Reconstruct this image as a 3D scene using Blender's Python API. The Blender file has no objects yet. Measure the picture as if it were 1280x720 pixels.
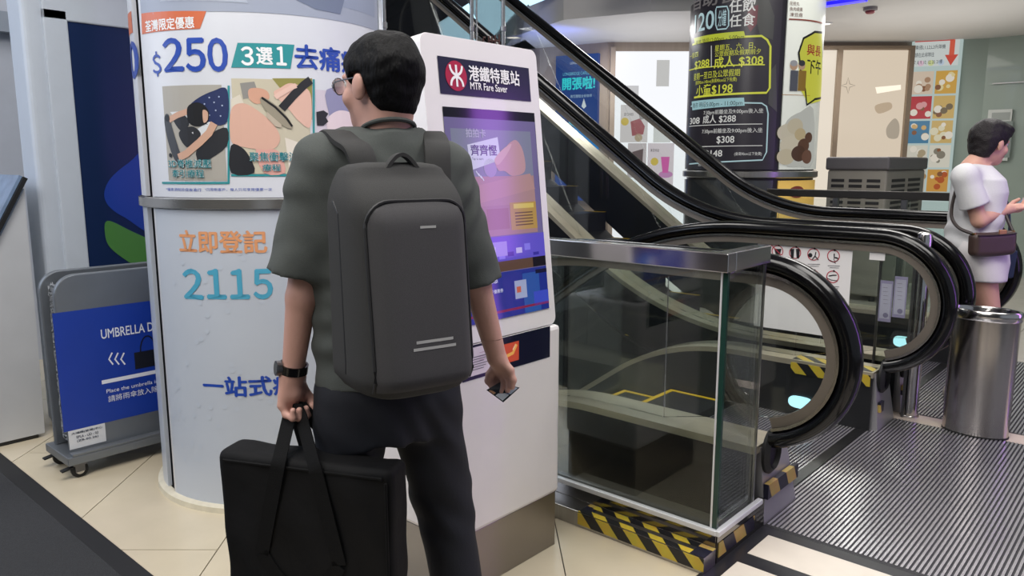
import bpy, bmesh, math, random
import numpy as np
from mathutils import Vector, Matrix
from mathutils.geometry import tessellate_polygon
random.seed(7); rng = np.random.default_rng(7)
SC = bpy.context.scene
COL = SC.collection
# ------------------------------------------------------------------ camera
F_PX, PITCH, YAW, CAM_H = 960.0, math.radians(9.3), math.radians(41.7), 1.40
cam_d = bpy.data.cameras.new('camera'); cam_d.sensor_width = 36; cam_d.lens = F_PX/1280*36
cam = bpy.data.objects.new('camera', cam_d); COL.objects.link(cam)
cam.location = (0, 0, CAM_H); cam.rotation_euler = (math.pi/2-PITCH, 0, YAW)
cam_d.clip_start = .05; SC.camera = cam
# ------------------------------------------------------------------ world, exposure
w = bpy.data.worlds.new('world'); SC.world = w; w.use_nodes = True
w.node_tree.nodes['Background'].inputs[0].default_value = (.80, .88, 1.0, 1)
w.node_tree.nodes['Background'].inputs[1].default_value = .38
SC.view_settings.view_transform = 'Standard'; SC.view_settings.look = 'None'
SC.view_settings.exposure = -0.28; SC.view_settings.gamma = 1; SC.view_settings.use_curve_mapping = False
try:
    SC.cycles.use_denoising = True
    SC.cycles.max_bounces = 8; SC.cycles.transparent_max_bounces = 24
    SC.cycles.caustics_reflective = False; SC.cycles.caustics_refractive = False
    SC.cycles.sample_clamp_indirect = 4
except Exception: pass
# ------------------------------------------------------------------ pixel helpers (1280x720 frame of the photograph)
FWD = np.array([-math.sin(YAW)*math.cos(PITCH), math.cos(YAW)*math.cos(PITCH), -math.sin(PITCH)])
RT = np.array([math.cos(YAW), math.sin(YAW), 0.]); UP = np.cross(RT, FWD)
FH = np.array([-math.sin(YAW), math.cos(YAW), 0.]); CP = np.array([0, 0, CAM_H])
def ray(x, y): return FWD*F_PX+RT*(x-640)+UP*(360-y)
def pl(x, y, ax, v):            # pixel -> point on the plane axis = v
    d = ray(x, y); return CP+d*((v-CP[ax])/d[ax])
def pf(x, y, f):                # pixel -> point at horizontal distance f in front of the viewpoint
    d = ray(x, y); return CP+d*(f/(d@FH))
def rfz(r, f, z): return RT*r+FH*f+np.array([0, 0, z])
# ------------------------------------------------------------------ lights of the hall, with added fill and uplights
def area(name, loc, size, power, col=(1, 1, 1), aim=None, shape='RECTANGLE', sy=None, spread=180):
    l = bpy.data.lights.new(name, 'AREA'); l.energy = power; l.color = col; l.shape = shape
    l.size = size; l.size_y = sy or size; l.spread = math.radians(spread)
    o = bpy.data.objects.new(name, l); COL.objects.link(o); o.location = loc
    if aim is not None:
        o.rotation_euler = (Vector(aim)-Vector(loc)).to_track_quat('-Z', 'Y').to_euler()
    return o
area('ceiling_light_a', (-1.6, .2, 4.3), 2.6, 190, (1, .97, .93))
area('ceiling_light_b', (-4.2, 3.4, 4.3), 1.6, 80, (1, .97, .93))
area('ceiling_light_c', (.4, 3.0, 4.3), 2.4, 170, (1, .97, .93))
area('ceiling_light_d', tuple(rfz(3.6, 6.2, 4.2)), 1.8, 120, (1, .97, .93))
area('ceiling_light_e', tuple(rfz(3.6, 8.9, 2.86)), 1.6, 60, (1, .97, .92))
area('ceiling_light_f', tuple(rfz(.9, 8.9, 2.86)), 1.2, 50, (1, .97, .95))
area('frontal_fill_light', (-1.2, -2.6, 4.2), 2.2, 150, (1, .98, .95), aim=(-1.4, .6, 1))  # added fill from behind the viewpoint to brighten upright surfaces
area('added_uplight_a', tuple(rfz(4.4, 8.2, 2.0)), 2.0, 15, (1, .97, .93), aim=tuple(rfz(4.4, 8.4, 3)))  # added uplight hanging free, brightens the far ceiling
area('added_uplight_b', tuple(rfz(1.5, 8.9, 2.0)), 1.6, 12, (.95, .95, 1), aim=tuple(rfz(1.5, 9.0, 3)))  # second added uplight without a fitting, for the same ceiling
area('daylight_left', (-5.6, -1.2, 2.6), 2.4, 80, (.72, .82, 1), aim=(-3.6, 1.4, 1))
area('purple_sign_light', tuple(rfz(4.3, 2.9, 1.5)), .30, 19, (.50, .16, 1), aim=(-.9, 3.6, .5), sy=2.2)
area('added_uplight_c', tuple(rfz(-.1, 9.9, 2.0)), 1.0, 9, (.62, .72, 1), aim=tuple(rfz(0, 10.0, 3)))  # added bluish uplight that lifts the dark left end of the ceiling
area('blue_cove_light', tuple(rfz(.3, 9.2, 2.5)), .9, 6, (.14, .22, 1), aim=tuple(rfz(.1, 9.5, 3)))
# ------------------------------------------------------------------ materials
def lin(c):
    if isinstance(c, str): c = tuple(int(c[i:i+2], 16) for i in (0, 2, 4))
    return tuple(((v/255)/12.92 if v/255 <= .04045 else ((v/255+.055)/1.055)**2.4) for v in c)+(1,)
MATS = {}
def M(name, col, rough=.5, metal=0, var=0, vs=8, bump=0, bs=60, emit=None, es=1, spec=.5, stretch=None, coat=0):
    if name in MATS: return MATS[name]
    m = bpy.data.materials.new(name); m.use_nodes = True; nt = m.node_tree; b = nt.nodes['Principled BSDF']
    b.inputs['Base Color'].default_value = lin(col); b.inputs['Roughness'].default_value = rough
    b.inputs['Metallic'].default_value = metal; b.inputs['Specular IOR Level'].default_value = spec
    b.inputs['Coat Weight'].default_value = coat
    tc = nt.nodes.new('ShaderNodeTexCoord')
    mp = nt.nodes.new('ShaderNodeMapping'); nt.links.new(tc.outputs['Object'], mp.inputs[0])
    if stretch: mp.inputs['Scale'].default_value = stretch
    if var:
        n = nt.nodes.new('ShaderNodeTexNoise'); n.inputs['Scale'].default_value = vs; n.inputs['Detail'].default_value = 5
        nt.links.new(mp.outputs[0], n.inputs[0])
        hs = nt.nodes.new('ShaderNodeMapRange'); hs.inputs[3].default_value = 1-var; hs.inputs[4].default_value = 1+var
        hs.inputs[1].default_value = .25; hs.inputs[2].default_value = .75
        nt.links.new(n.outputs[0], hs.inputs[0])
        mx = nt.nodes.new('ShaderNodeVectorMath'); mx.operation = 'SCALE'; mx.inputs[0].default_value = lin(col)[:3]
        nt.links.new(hs.outputs[0], mx.inputs['Scale']); nt.links.new(mx.outputs[0], b.inputs['Base Color'])
    if bump:
        n2 = nt.nodes.new('ShaderNodeTexNoise'); n2.inputs['Scale'].default_value = bs; n2.inputs['Detail'].default_value = 4
        nt.links.new(mp.outputs[0], n2.inputs[0])
        bp = nt.nodes.new('ShaderNodeBump'); bp.inputs['Strength'].default_value = bump; bp.inputs['Distance'].default_value = .01
        nt.links.new(n2.outputs[0], bp.inputs['Height']); nt.links.new(bp.outputs[0], b.inputs['Normal'])
    if emit is not None:
        b.inputs['Emission Color'].default_value = lin(emit); b.inputs['Emission Strength'].default_value = es
    MATS[name] = m; return m
def E_(col, es=1.0, rough=.3):   # self-lit print of a screen or lightbox
    k = f'lit_{col}_{es}'
    return M(k, '050505', rough, emit=col, es=es)
def P_(col, rough=.45): return M(f'print_{col}_{rough}', col, rough)
def glass(name, tint, refl=1.0, ior=1.5):
    if name in MATS: return MATS[name]
    m = bpy.data.materials.new(name); m.use_nodes = True; nt = m.node_tree; nt.nodes.remove(nt.nodes['Principled BSDF'])
    t = nt.nodes.new('ShaderNodeBsdfTransparent'); t.inputs[0].default_value = lin(tint)
    g = nt.nodes.new('ShaderNodeBsdfGlossy'); g.inputs['Roughness'].default_value = .0
    fr = nt.nodes.new('ShaderNodeFresnel'); fr.inputs[0].default_value = ior
    mu = nt.nodes.new('ShaderNodeMath'); mu.operation = 'MULTIPLY'; mu.inputs[1].default_value = refl; mu.use_clamp = True
    nt.links.new(fr.outputs[0], mu.inputs[0])
    mx = nt.nodes.new('ShaderNodeMixShader'); nt.links.new(mu.outputs[0], mx.inputs[0])
    nt.links.new(t.outputs[0], mx.inputs[1]); nt.links.new(g.outputs[0], mx.inputs[2])
    nt.links.new(mx.outputs[0], nt.nodes['Material Output'].inputs[0]); MATS[name] = m; return m
def stripes(name, vec, period, c1='cdb43a', c2='15161a'):
    m = bpy.data.materials.new(name); m.use_nodes = True; nt = m.node_tree; b = nt.nodes['Principled BSDF']
    tc = nt.nodes.new('ShaderNodeTexCoord'); d = nt.nodes.new('ShaderNodeVectorMath'); d.operation = 'DOT_PRODUCT'
    d.inputs[1].default_value = tuple(v/period for v in vec); nt.links.new(tc.outputs['Object'], d.inputs[0])
    fr = nt.nodes.new('ShaderNodeMath'); fr.operation = 'FRACT'; nt.links.new(d.outputs['Value'], fr.inputs[0])
    gt = nt.nodes.new('ShaderNodeMath'); gt.operation = 'GREATER_THAN'; gt.inputs[1].default_value = .5; nt.links.new(fr.outputs[0], gt.inputs[0])
    no = nt.nodes.new('ShaderNodeTexNoise'); no.inputs['Scale'].default_value = 25; nt.links.new(tc.outputs['Object'], no.inputs[0])
    mx = nt.nodes.new('ShaderNodeMix'); mx.data_type = 'RGBA'; nt.links.new(gt.outputs[0], mx.inputs[0])
    mx.inputs[6].default_value = lin(c1); mx.inputs[7].default_value = lin(c2)
    m2 = nt.nodes.new('ShaderNodeMix'); m2.data_type = 'RGBA'; m2.blend_type = 'MULTIPLY'; m2.inputs[0].default_value = .35
    nt.links.new(mx.outputs[2], m2.inputs[6]); nt.links.new(no.outputs[1], m2.inputs[7])
    nt.links.new(m2.outputs[2], b.inputs['Base Color']); b.inputs['Roughness'].default_value = .4
    return m
# ------------------------------------------------------------------ mesh helpers
class MB:
    def __init__(s): s.v = []; s.f = []; s.m = []; s.cur = 0
    def add(s, vs, fs):
        o = len(s.v); s.v += [tuple(float(c) for c in p) for p in vs]
        s.f += [tuple(i+o for i in f) for f in fs]; s.m += [s.cur]*len(fs); return s
    def box(s, a, b):
        x0, y0, z0 = a; x1, y1, z1 = b
        return s.add([(x0,y0,z0),(x1,y0,z0),(x1,y1,z0),(x0,y1,z0),(x0,y0,z1),(x1,y0,z1),(x1,y1,z1),(x0,y1,z1)],
                     [(0,3,2,1),(4,5,6,7),(0,1,5,4),(1,2,6,5),(2,3,7,6),(3,0,4,7)])
    def hexa(s, bot, top):
        return s.add(list(bot)+list(top), [(3,2,1,0),(4,5,6,7),(0,1,5,4),(1,2,6,5),(2,3,7,6),(3,0,4,7)])
    def bar(s, a, b, wx, wz, up=(0, 0, 1)):     # square bar from a to b
        a = np.array(a, float); b = np.array(b, float); d = b-a; d /= np.linalg.norm(d)
        u = np.array(up, float); sd = np.cross(d, u); sd /= np.linalg.norm(sd); u = np.cross(sd, d)
        c = [(-1,-1),(1,-1),(1,1),(-1,1)]
        return s.hexa([a+sd*i*wx/2+u*j*wz/2 for i, j in c], [b+sd*i*wx/2+u*j*wz/2 for i, j in c])
    def prism(s, poly, fn0, fn1):               # polygon (2D) -> two mapped copies joined
        n = len(poly); tri = tessellate_polygon([[Vector((p[0], p[1], 0)) for p in poly]])
        vs = [fn0(*p) for p in poly]+[fn1(*p) for p in poly]
        fs = [tuple(t) for t in tri]+[tuple(i+n for i in reversed(t)) for t in tri]
        fs += [(i, (i+1) % n, n+(i+1) % n, n+i) for i in range(n)]
        return s.add(vs, fs)
    def sweep(s, path, prof, up=(0, 1, 0), closed=False, cap=True):  # prof points (a along up-axis, b along normal)
        path = [np.array(p, float) for p in path]; n = len(path); k = len(prof); vs = []
        for i, p in enumerate(path):
            if closed: t = path[(i+1) % n]-path[i-1]
            else: t = path[min(i+1, n-1)]-path[max(i-1, 0)]
            t = t/np.linalg.norm(t); u = np.array(up, float); u = u-t*(u@t); u /= np.linalg.norm(u); nn = np.cross(t, u)
            vs += [p+u*a+nn*b for a, b in prof]
        fs = []
        for i in range(n if closed else n-1):
            j = (i+1) % n
            fs += [(i*k+q, i*k+(q+1) % k, j*k+(q+1) % k, j*k+q) for q in range(k)]
        if cap and not closed: fs += [tuple(range(k-1, -1, -1)), tuple((n-1)*k+q for q in range(k))]
        return s.add(vs, fs)
    def tube(s, path, r, n=10, closed=False):
        path = [np.array(p, float) for p in path]; d = path[-1]-path[0] if not closed else path[1]-path[0]
        up = (0, 0, 1) if abs(d[2]) < .9*np.linalg.norm(d)+1e-9 else (1, .3, 0)
        return s.sweep(path, [(r*math.cos(2*math.pi*i/n), r*math.sin(2*math.pi*i/n)) for i in range(n)], up, closed)
    def lathe(s, prof, c=(0, 0, 0), n=40, capb=True, capt=True):
        vs = [(c[0]+r*math.cos(2*math.pi*i/n), c[1]+r*math.sin(2*math.pi*i/n), c[2]+z) for r, z in prof for i in range(n)]
        k = len(prof); fs = [(a*n+i, a*n+(i+1) % n, (a+1)*n+(i+1) % n, (a+1)*n+i) for a in range(k-1) for i in range(n)]
        if capb: fs.append(tuple(range(n-1, -1, -1)))
        if capt: fs.append(tuple((k-1)*n+i for i in range(n)))
        return s.add(vs, fs)
    def build(s, name, mat, parent=None, smooth=False, bevel=0, segs=2, local=False, autosmooth=None):
        me = bpy.data.meshes.new(name)
        o0 = np.zeros(3)
        if parent is not None and not local:
            p = parent
            while p is not None: o0 = o0+np.array(p.location); p = p.parent
        v = np.array(s.v)-o0 if s.v else np.zeros((0, 3))
        me.from_pydata([tuple(p) for p in v], [], s.f)
        for mm in (mat if isinstance(mat, (list, tuple)) else [mat]): me.materials.append(mm)
        if any(s.m): me.polygons.foreach_set('material_index', s.m)
        bm = bmesh.new(); bm.from_mesh(me)
        bmesh.ops.recalc_face_normals(bm, faces=bm.faces)
        if bevel:
            es = [e for e in bm.edges if len(e.link_faces) == 2 and e.calc_face_angle(0) > .6]
            bmesh.ops.bevel(bm, geom=es, offset=bevel, segments=segs, affect='EDGES', profile=.5, clamp_overlap=True)
        bm.to_mesh(me); bm.free()
        if smooth:
            me.polygons.foreach_set('use_smooth', [True]*len(me.polygons))
            try: me.set_sharp_from_angle(angle=math.radians(autosmooth or 40))
            except Exception: pass
        o = bpy.data.objects.new(name, me); COL.objects.link(o)
        if parent is not None: o.parent = parent
        return o
def tag(o, label=None, cat=None, group=None, kind=None):
    if label: o['label'] = label
    if cat: o['category'] = cat
    if group: o['group'] = group
    if kind: o['kind'] = kind
    return o
def thing(name, label, cat, loc=(0, 0, 0), group=None, rz=0):
    o = bpy.data.objects.new(name, None); COL.objects.link(o); o.location = tuple(float(c) for c in loc); o.rotation_euler = (0, 0, rz)
    o.empty_display_size = .1
    return tag(o, label, cat, group)
def struct(name, mb, mat, label=None, parent=None, **k):
    o = mb.build(name, mat, parent, **k); o['kind'] = 'structure'
    if label: o['label'] = label
    return o
def bx(a, b): return MB().box(a, b)
# ------------------------------------------------------------------ flat print on a real surface (plane or round column)
def clip2(poly, sg, c):
    out = []
    for i in range(len(poly)):
        p, q = poly[i], poly[(i+1) % len(poly)]; dp = sg*p[0]-c; dq = sg*q[0]-c
        if dp <= 0: out.append(p)
        if dp*dq < 0: t = dp/(dp-dq); out.append((p[0]+(q[0]-p[0])*t, p[1]+(q[1]-p[1])*t))
    return out
def smooth(pts, n=5):      # closed Catmull-Rom outline
    out = []; m = len(pts); P = [np.array(p, float) for p in pts]
    for i in range(m):
        p0, p1, p2, p3 = P[i-1], P[i], P[(i+1) % m], P[(i+2) % m]
        for t in np.linspace(0, 1, n, endpoint=False): out.append(tuple(.5*((2*p1)+(p2-p0)*t+(2*p0-5*p1+4*p2-p3)*t*t+(3*p1-p0-3*p2+p3)*t**3)))
    return out
class Print:
    def __init__(s, parent, mapf, hitf, step=None): s.p = parent; s.map = mapf; s.hit = hitf; s.step = step
    def _out(s, vs, fs, mat, name, w):
        if s.step:            # cut wide faces into strips so that they follow the round surface
            nv, nf = [], []
            for f in fs:
                P = [tuple(vs[i]) for i in f]; lo = min(p[0] for p in P); hi = max(p[0] for p in P)
                a = math.floor(lo/s.step)
                while a*s.step < hi:
                    q = P if hi-lo < s.step*.5 else clip2(clip2(P, 1, (a+1)*s.step), -1, -a*s.step)
                    if len(q) >= 3: nf.append(tuple(range(len(nv), len(nv)+len(q)))); nv += q
                    if hi-lo < s.step*.5: break
                    a += 1
            vs, fs = nv, nf
        mb = MB(); mb.add([s.map(u, v, w) for u, v in vs], fs)
        o = mb.build(name, mat, s.p); return o
    def poly(s, pts, mat, name, w=.001, px=True):
        if px: pts = [s.hit(*p) for p in pts]
        tri = tessellate_polygon([[Vector((p[0], p[1], 0)) for p in pts]])
        return s._out(pts, [tuple(t) for t in tri], mat, name, w)
    def rect(s, x0, y0, x1, y1, mat, name, w=.001, px=True, n=None):
        (u0, v0), (u1, v1) = (s.hit(x0, y0), s.hit(x1, y1)) if px else ((x0, y0), (x1, y1))
        n = n or max(1, int(abs(u1-u0)/.04))
        vs = [(u0+(u1-u0)*i/n, v) for i in range(n+1) for v in (v0, v1)]
        return s._out(vs, [(2*i, 2*i+2, 2*i+3, 2*i+1) for i in range(n)], mat, name, w)
    def quad(s, pts, mat, name, w=.001, n=10):   # pts tl,tr,br,bl in px
        h = [np.array(s.hit(*p)) for p in pts]; vs = []
        for i in range(n+1):
            t = i/n; vs += [h[0]*(1-t)+h[1]*t, h[3]*(1-t)+h[2]*t]
        return s._out(vs, [(2*i, 2*i+2, 2*i+3, 2*i+1) for i in range(n)], mat, name, w)
    def line(s, pts, wid, mat, name, w=.0015, px=True, closed=False):
        if px: pts = [s.hit(*p) for p in pts]
        pts = [np.array(p, float) for p in pts]; vs = []; fs = []; n = len(pts)
        for i, p in enumerate(pts):
            t = (pts[(i+1) % n]-pts[i-1]) if closed else pts[min(i+1, n-1)]-pts[max(i-1, 0)]
            t = t/(np.linalg.norm(t)+1e-9); nn = np.array((-t[1], t[0]))*wid/2; vs += [p+nn, p-nn]
        for i in range(n if closed else n-1):
            j = (i+1) % n; fs.append((2*i, 2*j, 2*j+1, 2*i+1))
        return s._out(vs, fs, mat, name, w)
    def disc(s, cx, cy, r, mat, name, w=.001, sy=1, ring=None, n=24, px=True):   # r in metres
        c = s.hit(cx, cy) if px else (cx, cy)
        vs = [(c[0]+r*math.cos(2*math.pi*i/n), c[1]+r*sy*math.sin(2*math.pi*i/n)) for i in range(n)]
        if ring:
            vs += [(c[0]+(r-ring)*math.cos(2*math.pi*i/n), c[1]+(r-ring)*sy*math.sin(2*math.pi*i/n)) for i in range(n)]
            return s._out(vs, [(i, (i+1) % n, n+(i+1) % n, n+i) for i in range(n)], mat, name, w)
        return s._out(vs, [tuple(range(n))], mat, name, w)
    def dots(s, cs, r, mat, name, w=.0008):
        vs = []; fs = []; n = 12
        for (u, v) in cs:
            o = len(vs); vs += [(u+r*math.cos(2*math.pi*i/n), v+r*math.sin(2*math.pi*i/n)) for i in range(n)]; fs.append(tuple(range(o, o+n)))
        return s._out(vs, fs, mat, name, w)
    def text(s, body, x0, y0, x1, y1, mat, name='lettering', w=.002, bold=.012, px=True, shear=0):
        """text stretched to the box between two pixels (left, right; top and bottom at its middle)"""
        if px: u0 = s.hit(x0, (y0+y1)/2)[0]; u1 = s.hit(x1, (y0+y1)/2)[0]; v0 = s.hit((x0+x1)/2, y0)[1]; v1 = s.hit((x0+x1)/2, y1)[1]
        else: u0, v0, u1, v1 = x0, y0, x1, y1
        vs, fs = text_mesh(body, bold, shear); a = vs.min(0); b = vs.max(0); k = (b-a)+1e-9
        nv = TXTN[(body, bold, shear)]
        vs = [(u0+(p[0]-a[0])/k[0]*(u1-u0), v1+(p[1]-a[1])/k[1]*(v0-v1)) for p in vs]
        mb = MB(); P = np.array([s.map(u, v, w+.00012*(i//nv)) for i, (u, v) in enumerate(vs)]); mb.add(P, fs)
        return mb.build(name, mat, s.p)
TXT = {}; TXTN = {}
def text_mesh(body, bold=0, shear=0):
    key = (body, bold, shear); cjk = any(ord(q) > 0x2e80 for q in body)
    if key in TXT: return TXT[key]
    c = bpy.data.curves.new('tmp', 'FONT'); c.body = body; c.size = 1; c.offset = 0; c.shear = shear; c.resolution_u = 3
    o = bpy.data.objects.new('tmp', c); COL.objects.link(o)
    dg = bpy.context.evaluated_depsgraph_get(); me = bpy.data.meshes.new_from_object(o.evaluated_get(dg))
    vs = np.array([v.co[:2] for v in me.vertices]); fs = [tuple(p.vertices) for p in me.polygons]
    TXTN[key] = max(1, len(vs))
    if bold:      # heavier strokes: the glyphs repeated a hair apart
        n = len(vs); sh = [(0, 0), (bold, 0), (-bold, 0), (0, bold*.8), (0, -bold*.8)]
        fs = [tuple(i+n*k for i in f) for k in range(len(sh)) for f in fs]; vs = np.concatenate([vs+np.array(d) for d in sh])
    bpy.data.objects.remove(o); bpy.data.curves.remove(c); bpy.data.meshes.remove(me)
    TXT[key] = (vs, fs); return vs, fs
def plane_print(parent, o, u, v):
    o = np.array(o, float); u = np.array(u, float); v = np.array(v, float); u /= np.linalg.norm(u); v /= np.linalg.norm(v); n = np.cross(u, v)
    def hit(x, y):
        d = ray(x, y); t = ((o-CP)@n)/(d@n); p = CP+d*t-o; return (p@u, p@v)
    return Print(parent, lambda a, b, w: o+u*a+v*b+n*w, hit)
def round_print(parent, c, R):     # u = arc length to the right as seen from the viewpoint, v = height
    c = np.array((c[0], c[1]), float); a0 = math.atan2(-c[1], -c[0])
    def mp(u, v, w):
        a = a0+u/R; return np.array((c[0]+(R+w)*math.cos(a), c[1]+(R+w)*math.sin(a), v))
    def hit(x, y):
        d = ray(x, y); dx = d[:2]; A = dx@dx; B = 2*(dx@(CP[:2]-c)); Cc = (CP[:2]-c)@(CP[:2]-c)-R*R
        D = max(B*B-4*A*Cc, 0); t = (-B-math.sqrt(D))/(2*A); p = CP+d*t
        a = math.atan2(p[1]-c[1], p[0]-c[0])-a0; a = (a+math.pi) % (2*math.pi)-math.pi
        return (a*R, p[2])
    return Print(parent, mp, hit, .03)
# ------------------------------------------------------------------ shared materials
STEEL = M('brushed_steel', 'a8a6a4', .28, 1, var=.10, vs=3, stretch=(40, 40, .6))
STEEL_F = M('polished_steel', 'c4c2c0', .16, 1, var=.05, vs=4)
STEEL_D = M('dark_steel', '6c6c6e', .35, 1, var=.15, vs=6)
DECK = M('deck_metal', 'c6bda8', .32, .65, var=.06, vs=3, stretch=(1, 20, 20))
BLACK = M('black_rubber', '08080a', .17, spec=.45)
BLACKM = M('matt_black', '0e0e10', .6)
DARK = M('dark_panel', '1b1c1e', .35, var=.2, vs=3)
BRONZE = M('handrail_guide', '7f776e', .38, .6, var=.05)
ALU = M('white_aluminium', 'd8d9dc', .35, .3)
GLASS = glass('clear_glass', 'fafcfb', .8)
GLASS_G = glass('guard_glass', 'f5f9f6', .6)
GEDGE = M('green_glass_edge', '1d3a33', .15)
# ------------------------------------------------------------------ floor
grout = M('grout', '4a4640', .8)
TILE = M('beige_tile', 'c5b9a1', .22, var=.05, vs=5, spec=.5)
TILE2 = M('beige_tile_light', 'cbbfa8', .24, var=.05, vs=5)
mb = MB()
mb.box((-15, -6, -.25), (5, 2.44, -.006)); mb.box((-1.98, 2.44, -.25), (5, 4.36, -.006)); mb.box((-15, 4.36, -.25), (5, 18, -.006))
floor = struct('floor', mb, grout, 'beige tiled hall floor')
def clip(poly, a, b, c):      # keep a*x+b*y<=c
    out = []
    for i in range(len(poly)):
        p, q = poly[i], poly[(i+1) % len(poly)]; dp = a*p[0]+b*p[1]-c; dq = a*q[0]+b*q[1]-c
        if dp <= 0: out.append(p)
        if dp*dq < 0: t = dp/(dp-dq); out.append((p[0]+(q[0]-p[0])*t, p[1]+(q[1]-p[1])*t))
    return out
ca, sa = math.cos(math.radians(2.2)), math.sin(math.radians(2.2))
offs = {-5: .4, -4: 0, -3: .3, -2: .9, -1: 0, 0: .55, 1: .2, 2: .8, 3: .1, 4: .6}
for k in range(-6, 5):
    for j in range(-2, 5):
        r0, r1 = -.45+.628*k+.0022, -.45+.628*(k+1)-.0022
        off = {-2: .0, -3: -.3, -4: .55, 1: .6}.get(k, .35+.4*(k % 2))
        f0, f1 = 2.62+off+1.25*(j-1)+.0022, 2.62+off+1.25*j-.0022
        q = []
        for r, f in ((r0, f0), (r1, f0), (r1, f1), (r0, f1)):
            rr = r*ca-(f-2.6)*sa; ff = 2.6+(f-2.6)*ca+r*sa*0; p = RT*rr+FH*ff; q.append((p[0], p[1]))
        q = clip(q, 0, 1, 2.43); q = clip(q, 1, 0, -1.152) if q else q; q = clip(q, -1, 0, 8.5) if q else q
        if len(q) < 3: continue
        t = MB().prism(q, lambda x, y: (x, y, -.006), lambda x, y: (x, y, 0)).build('floor_tile', TILE if (k+j) % 3 else TILE2, floor)
# black bordered pale tiles in front of the escalator landing plate
BGRAN = M('black_granite', '232327', .35, var=.15, vs=30)
PALE = M('pale_tile', 'd9d0c2', .3, var=.05, vs=9)
struct('trim_1', bx((-1.15, -1.0, -.006), (2.6, 2.75, .001)), BGRAN, 'black granite border strips', floor)
for j in range(6):
    y1 = 2.685-.262*j
    for i in range(3):
        bx((-1.088+.62*i, y1-.182, 0), (-1.088+.62*i+.54, y1, .003)).build('pale_floor_tile', PALE, floor, bevel=.004, segs=1)
# ridged landing plates
PLATE = M('landing_plate', '333336', .5, .4, var=.15, vs=5)
RIDGE = M('plate_ridges', 'c4c2c6', .26, .75, var=.12, vs=3)
def landing(y0, y1, x0, x1, label):
    root = thing('landing_plate', label, 'floor plate', ((x0+x1)/2, y0, 0))
    bx((x0, y0, -.006), (x1, y1, .001)).build('plate', PLATE, root)
    mb = MB(); x = x0+.01
    while x < x1-.012:
        if not -1.235 < x < -1.185: mb.box((x, y0+.012, .001), (x+.009, y1-.004, .0055))
        x += .0172
    tag(mb.build('ridges', RIDGE, root), kind='stuff')
    bx((-1.237, y0+.02, .0012), (-1.186, y1-.02, .006)).build('seam_strip', STEEL_D, root)
    return root
landing(2.752, 4.45, -1.98, 2.0, 'ridged metal landing plate in front of the nearer escalator')
landing(4.60, 6.35, -1.98, 2.0, 'ridged metal landing plate at the farther escalator behind the steel bin')
struct('trim_2', bx((-1.98, 4.45, -.006), (2.0, 4.60, .003)), M('pink_stone', 'c9b9ae', .3, var=.06, vs=8), 'pale stone strip between the landing plates', floor)
far_t = M('far_floor_tile', 'b9b4aa', .25, var=.05)
for i in range(8):
    for j in range(8):
        bx((-7+.0+1.2*i+.003, 6.36+1.0*j, -.006), (-7+1.2*(i+1)-.003, 6.36+1.0*(j+1)-.006, 0)).build('floor_tile', far_t, floor)
# floor mat at lower left
root = thing('floor_mat', 'dark grey entrance mat with black rubber edge beside the tiles', 'mat', (-4, .2, 0))
bx((-6.5, -1.6, 0), (-1.75, .925, .010)).build('pile', M('mat_pile', '2b2c2f', .95, var=.25, vs=160, bump=.5, bs=300), root)
mb = MB().box((-6.5, .925, 0), (-1.66, 1.0, .006)); mb.box((-1.75, -1.6, 0), (-1.66, .925, .006))
mb.build('rubber_edge', M('mat_edge', '151517', .7), root)
# ------------------------------------------------------------------ hall shell
BEIGEW = M('beige_wall', '9f9083', .6, var=.07, vs=2, stretch=(9, 9, .5))
CEIL = M('ceiling_white', 'cfcdca', .7, var=.03, vs=2)
GREYW = M('grey_green_wall', '93a097', .3, var=.04, vs=2, coat=.2)
ZC = 2.9
def wallseg(name, pts, z0, z1, mat, th=.12, label=None):   # pts in (right, forward) from the viewpoint
    mb = MB()
    for (r0, f0), (r1, f1) in zip(pts[:-1], pts[1:]):
        a = rfz(r0, f0, z0); b = rfz(r1, f1, z0); d = (b-a)/np.linalg.norm(b-a); n = np.array((-d[1], d[0], 0))
        if n@FH < 0: n = -n
        n = n*th; up = np.array((0, 0, z1-z0))
        mb.hexa([a, b, b+n, a+n], [a+up, b+up, b+n+up, a+n+up])
    return struct(name, mb, mat, label)
def R_at(x, f): return (x-640)/F_PX*(f*math.cos(PITCH)+0)   # rough right offset of pixel column x at distance f (horizon height)
rB = R_at(757, 10.1); rC = R_at(1133, 10.0)
wallseg('wall_back', [(rB, 10.1), (rC, 10.1)], 0, ZC, BEIGEW, label='beige shop wall behind the escalators')
wallseg('wall_back_left', [(rB-4.2, 12.6), (rB, 10.1)], 0, ZC, BEIGEW, label='beige wall with the blue screen')
wallseg('wall_right', [(rC, 10.1), (rC+.78, 9.78), (rC+4.2, 6.6), (rC+7, 3.5)], 0, ZC, GREYW, label='grey green wall on the right')
mb = MB()
cp = [(-.35, 11.9), (.05, 9.6), (.55, 8.55), (1.4, 8.1), (2.4, 8.0), (6.5, 5.2), (12, 5.2), (12, 13), (-.35, 13)]
mb.prism(cp, lambda r, f: rfz(r, f, ZC), lambda r, f: rfz(r, f, ZC+.28))
struct('ceiling', mb, CEIL, 'white ceiling over the shops')
mb = MB(); mb.prism([(.2, 8.7), (1.4, 7.6), (2.6, 7.5), (4.5, 5.6), (4.5, 8), (.9, 9.6)], lambda r, f: rfz(r, f, ZC+.3), lambda r, f: rfz(r, f, ZC+.36))
struct('ceiling_recess', mb, M('recess_grey', '77767a', .7), 'grey recessed ceiling band')
SL = M('recess_slat', '3c3c42', .6)
for i in range(9):
    MB().bar(rfz(.55, 7.8-.09*i, ZC+.34), rfz(2.5, 7.55-.09*i, ZC+.34), .04, .05).build('trim_3', SL, None)['kind'] = 'structure'
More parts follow.
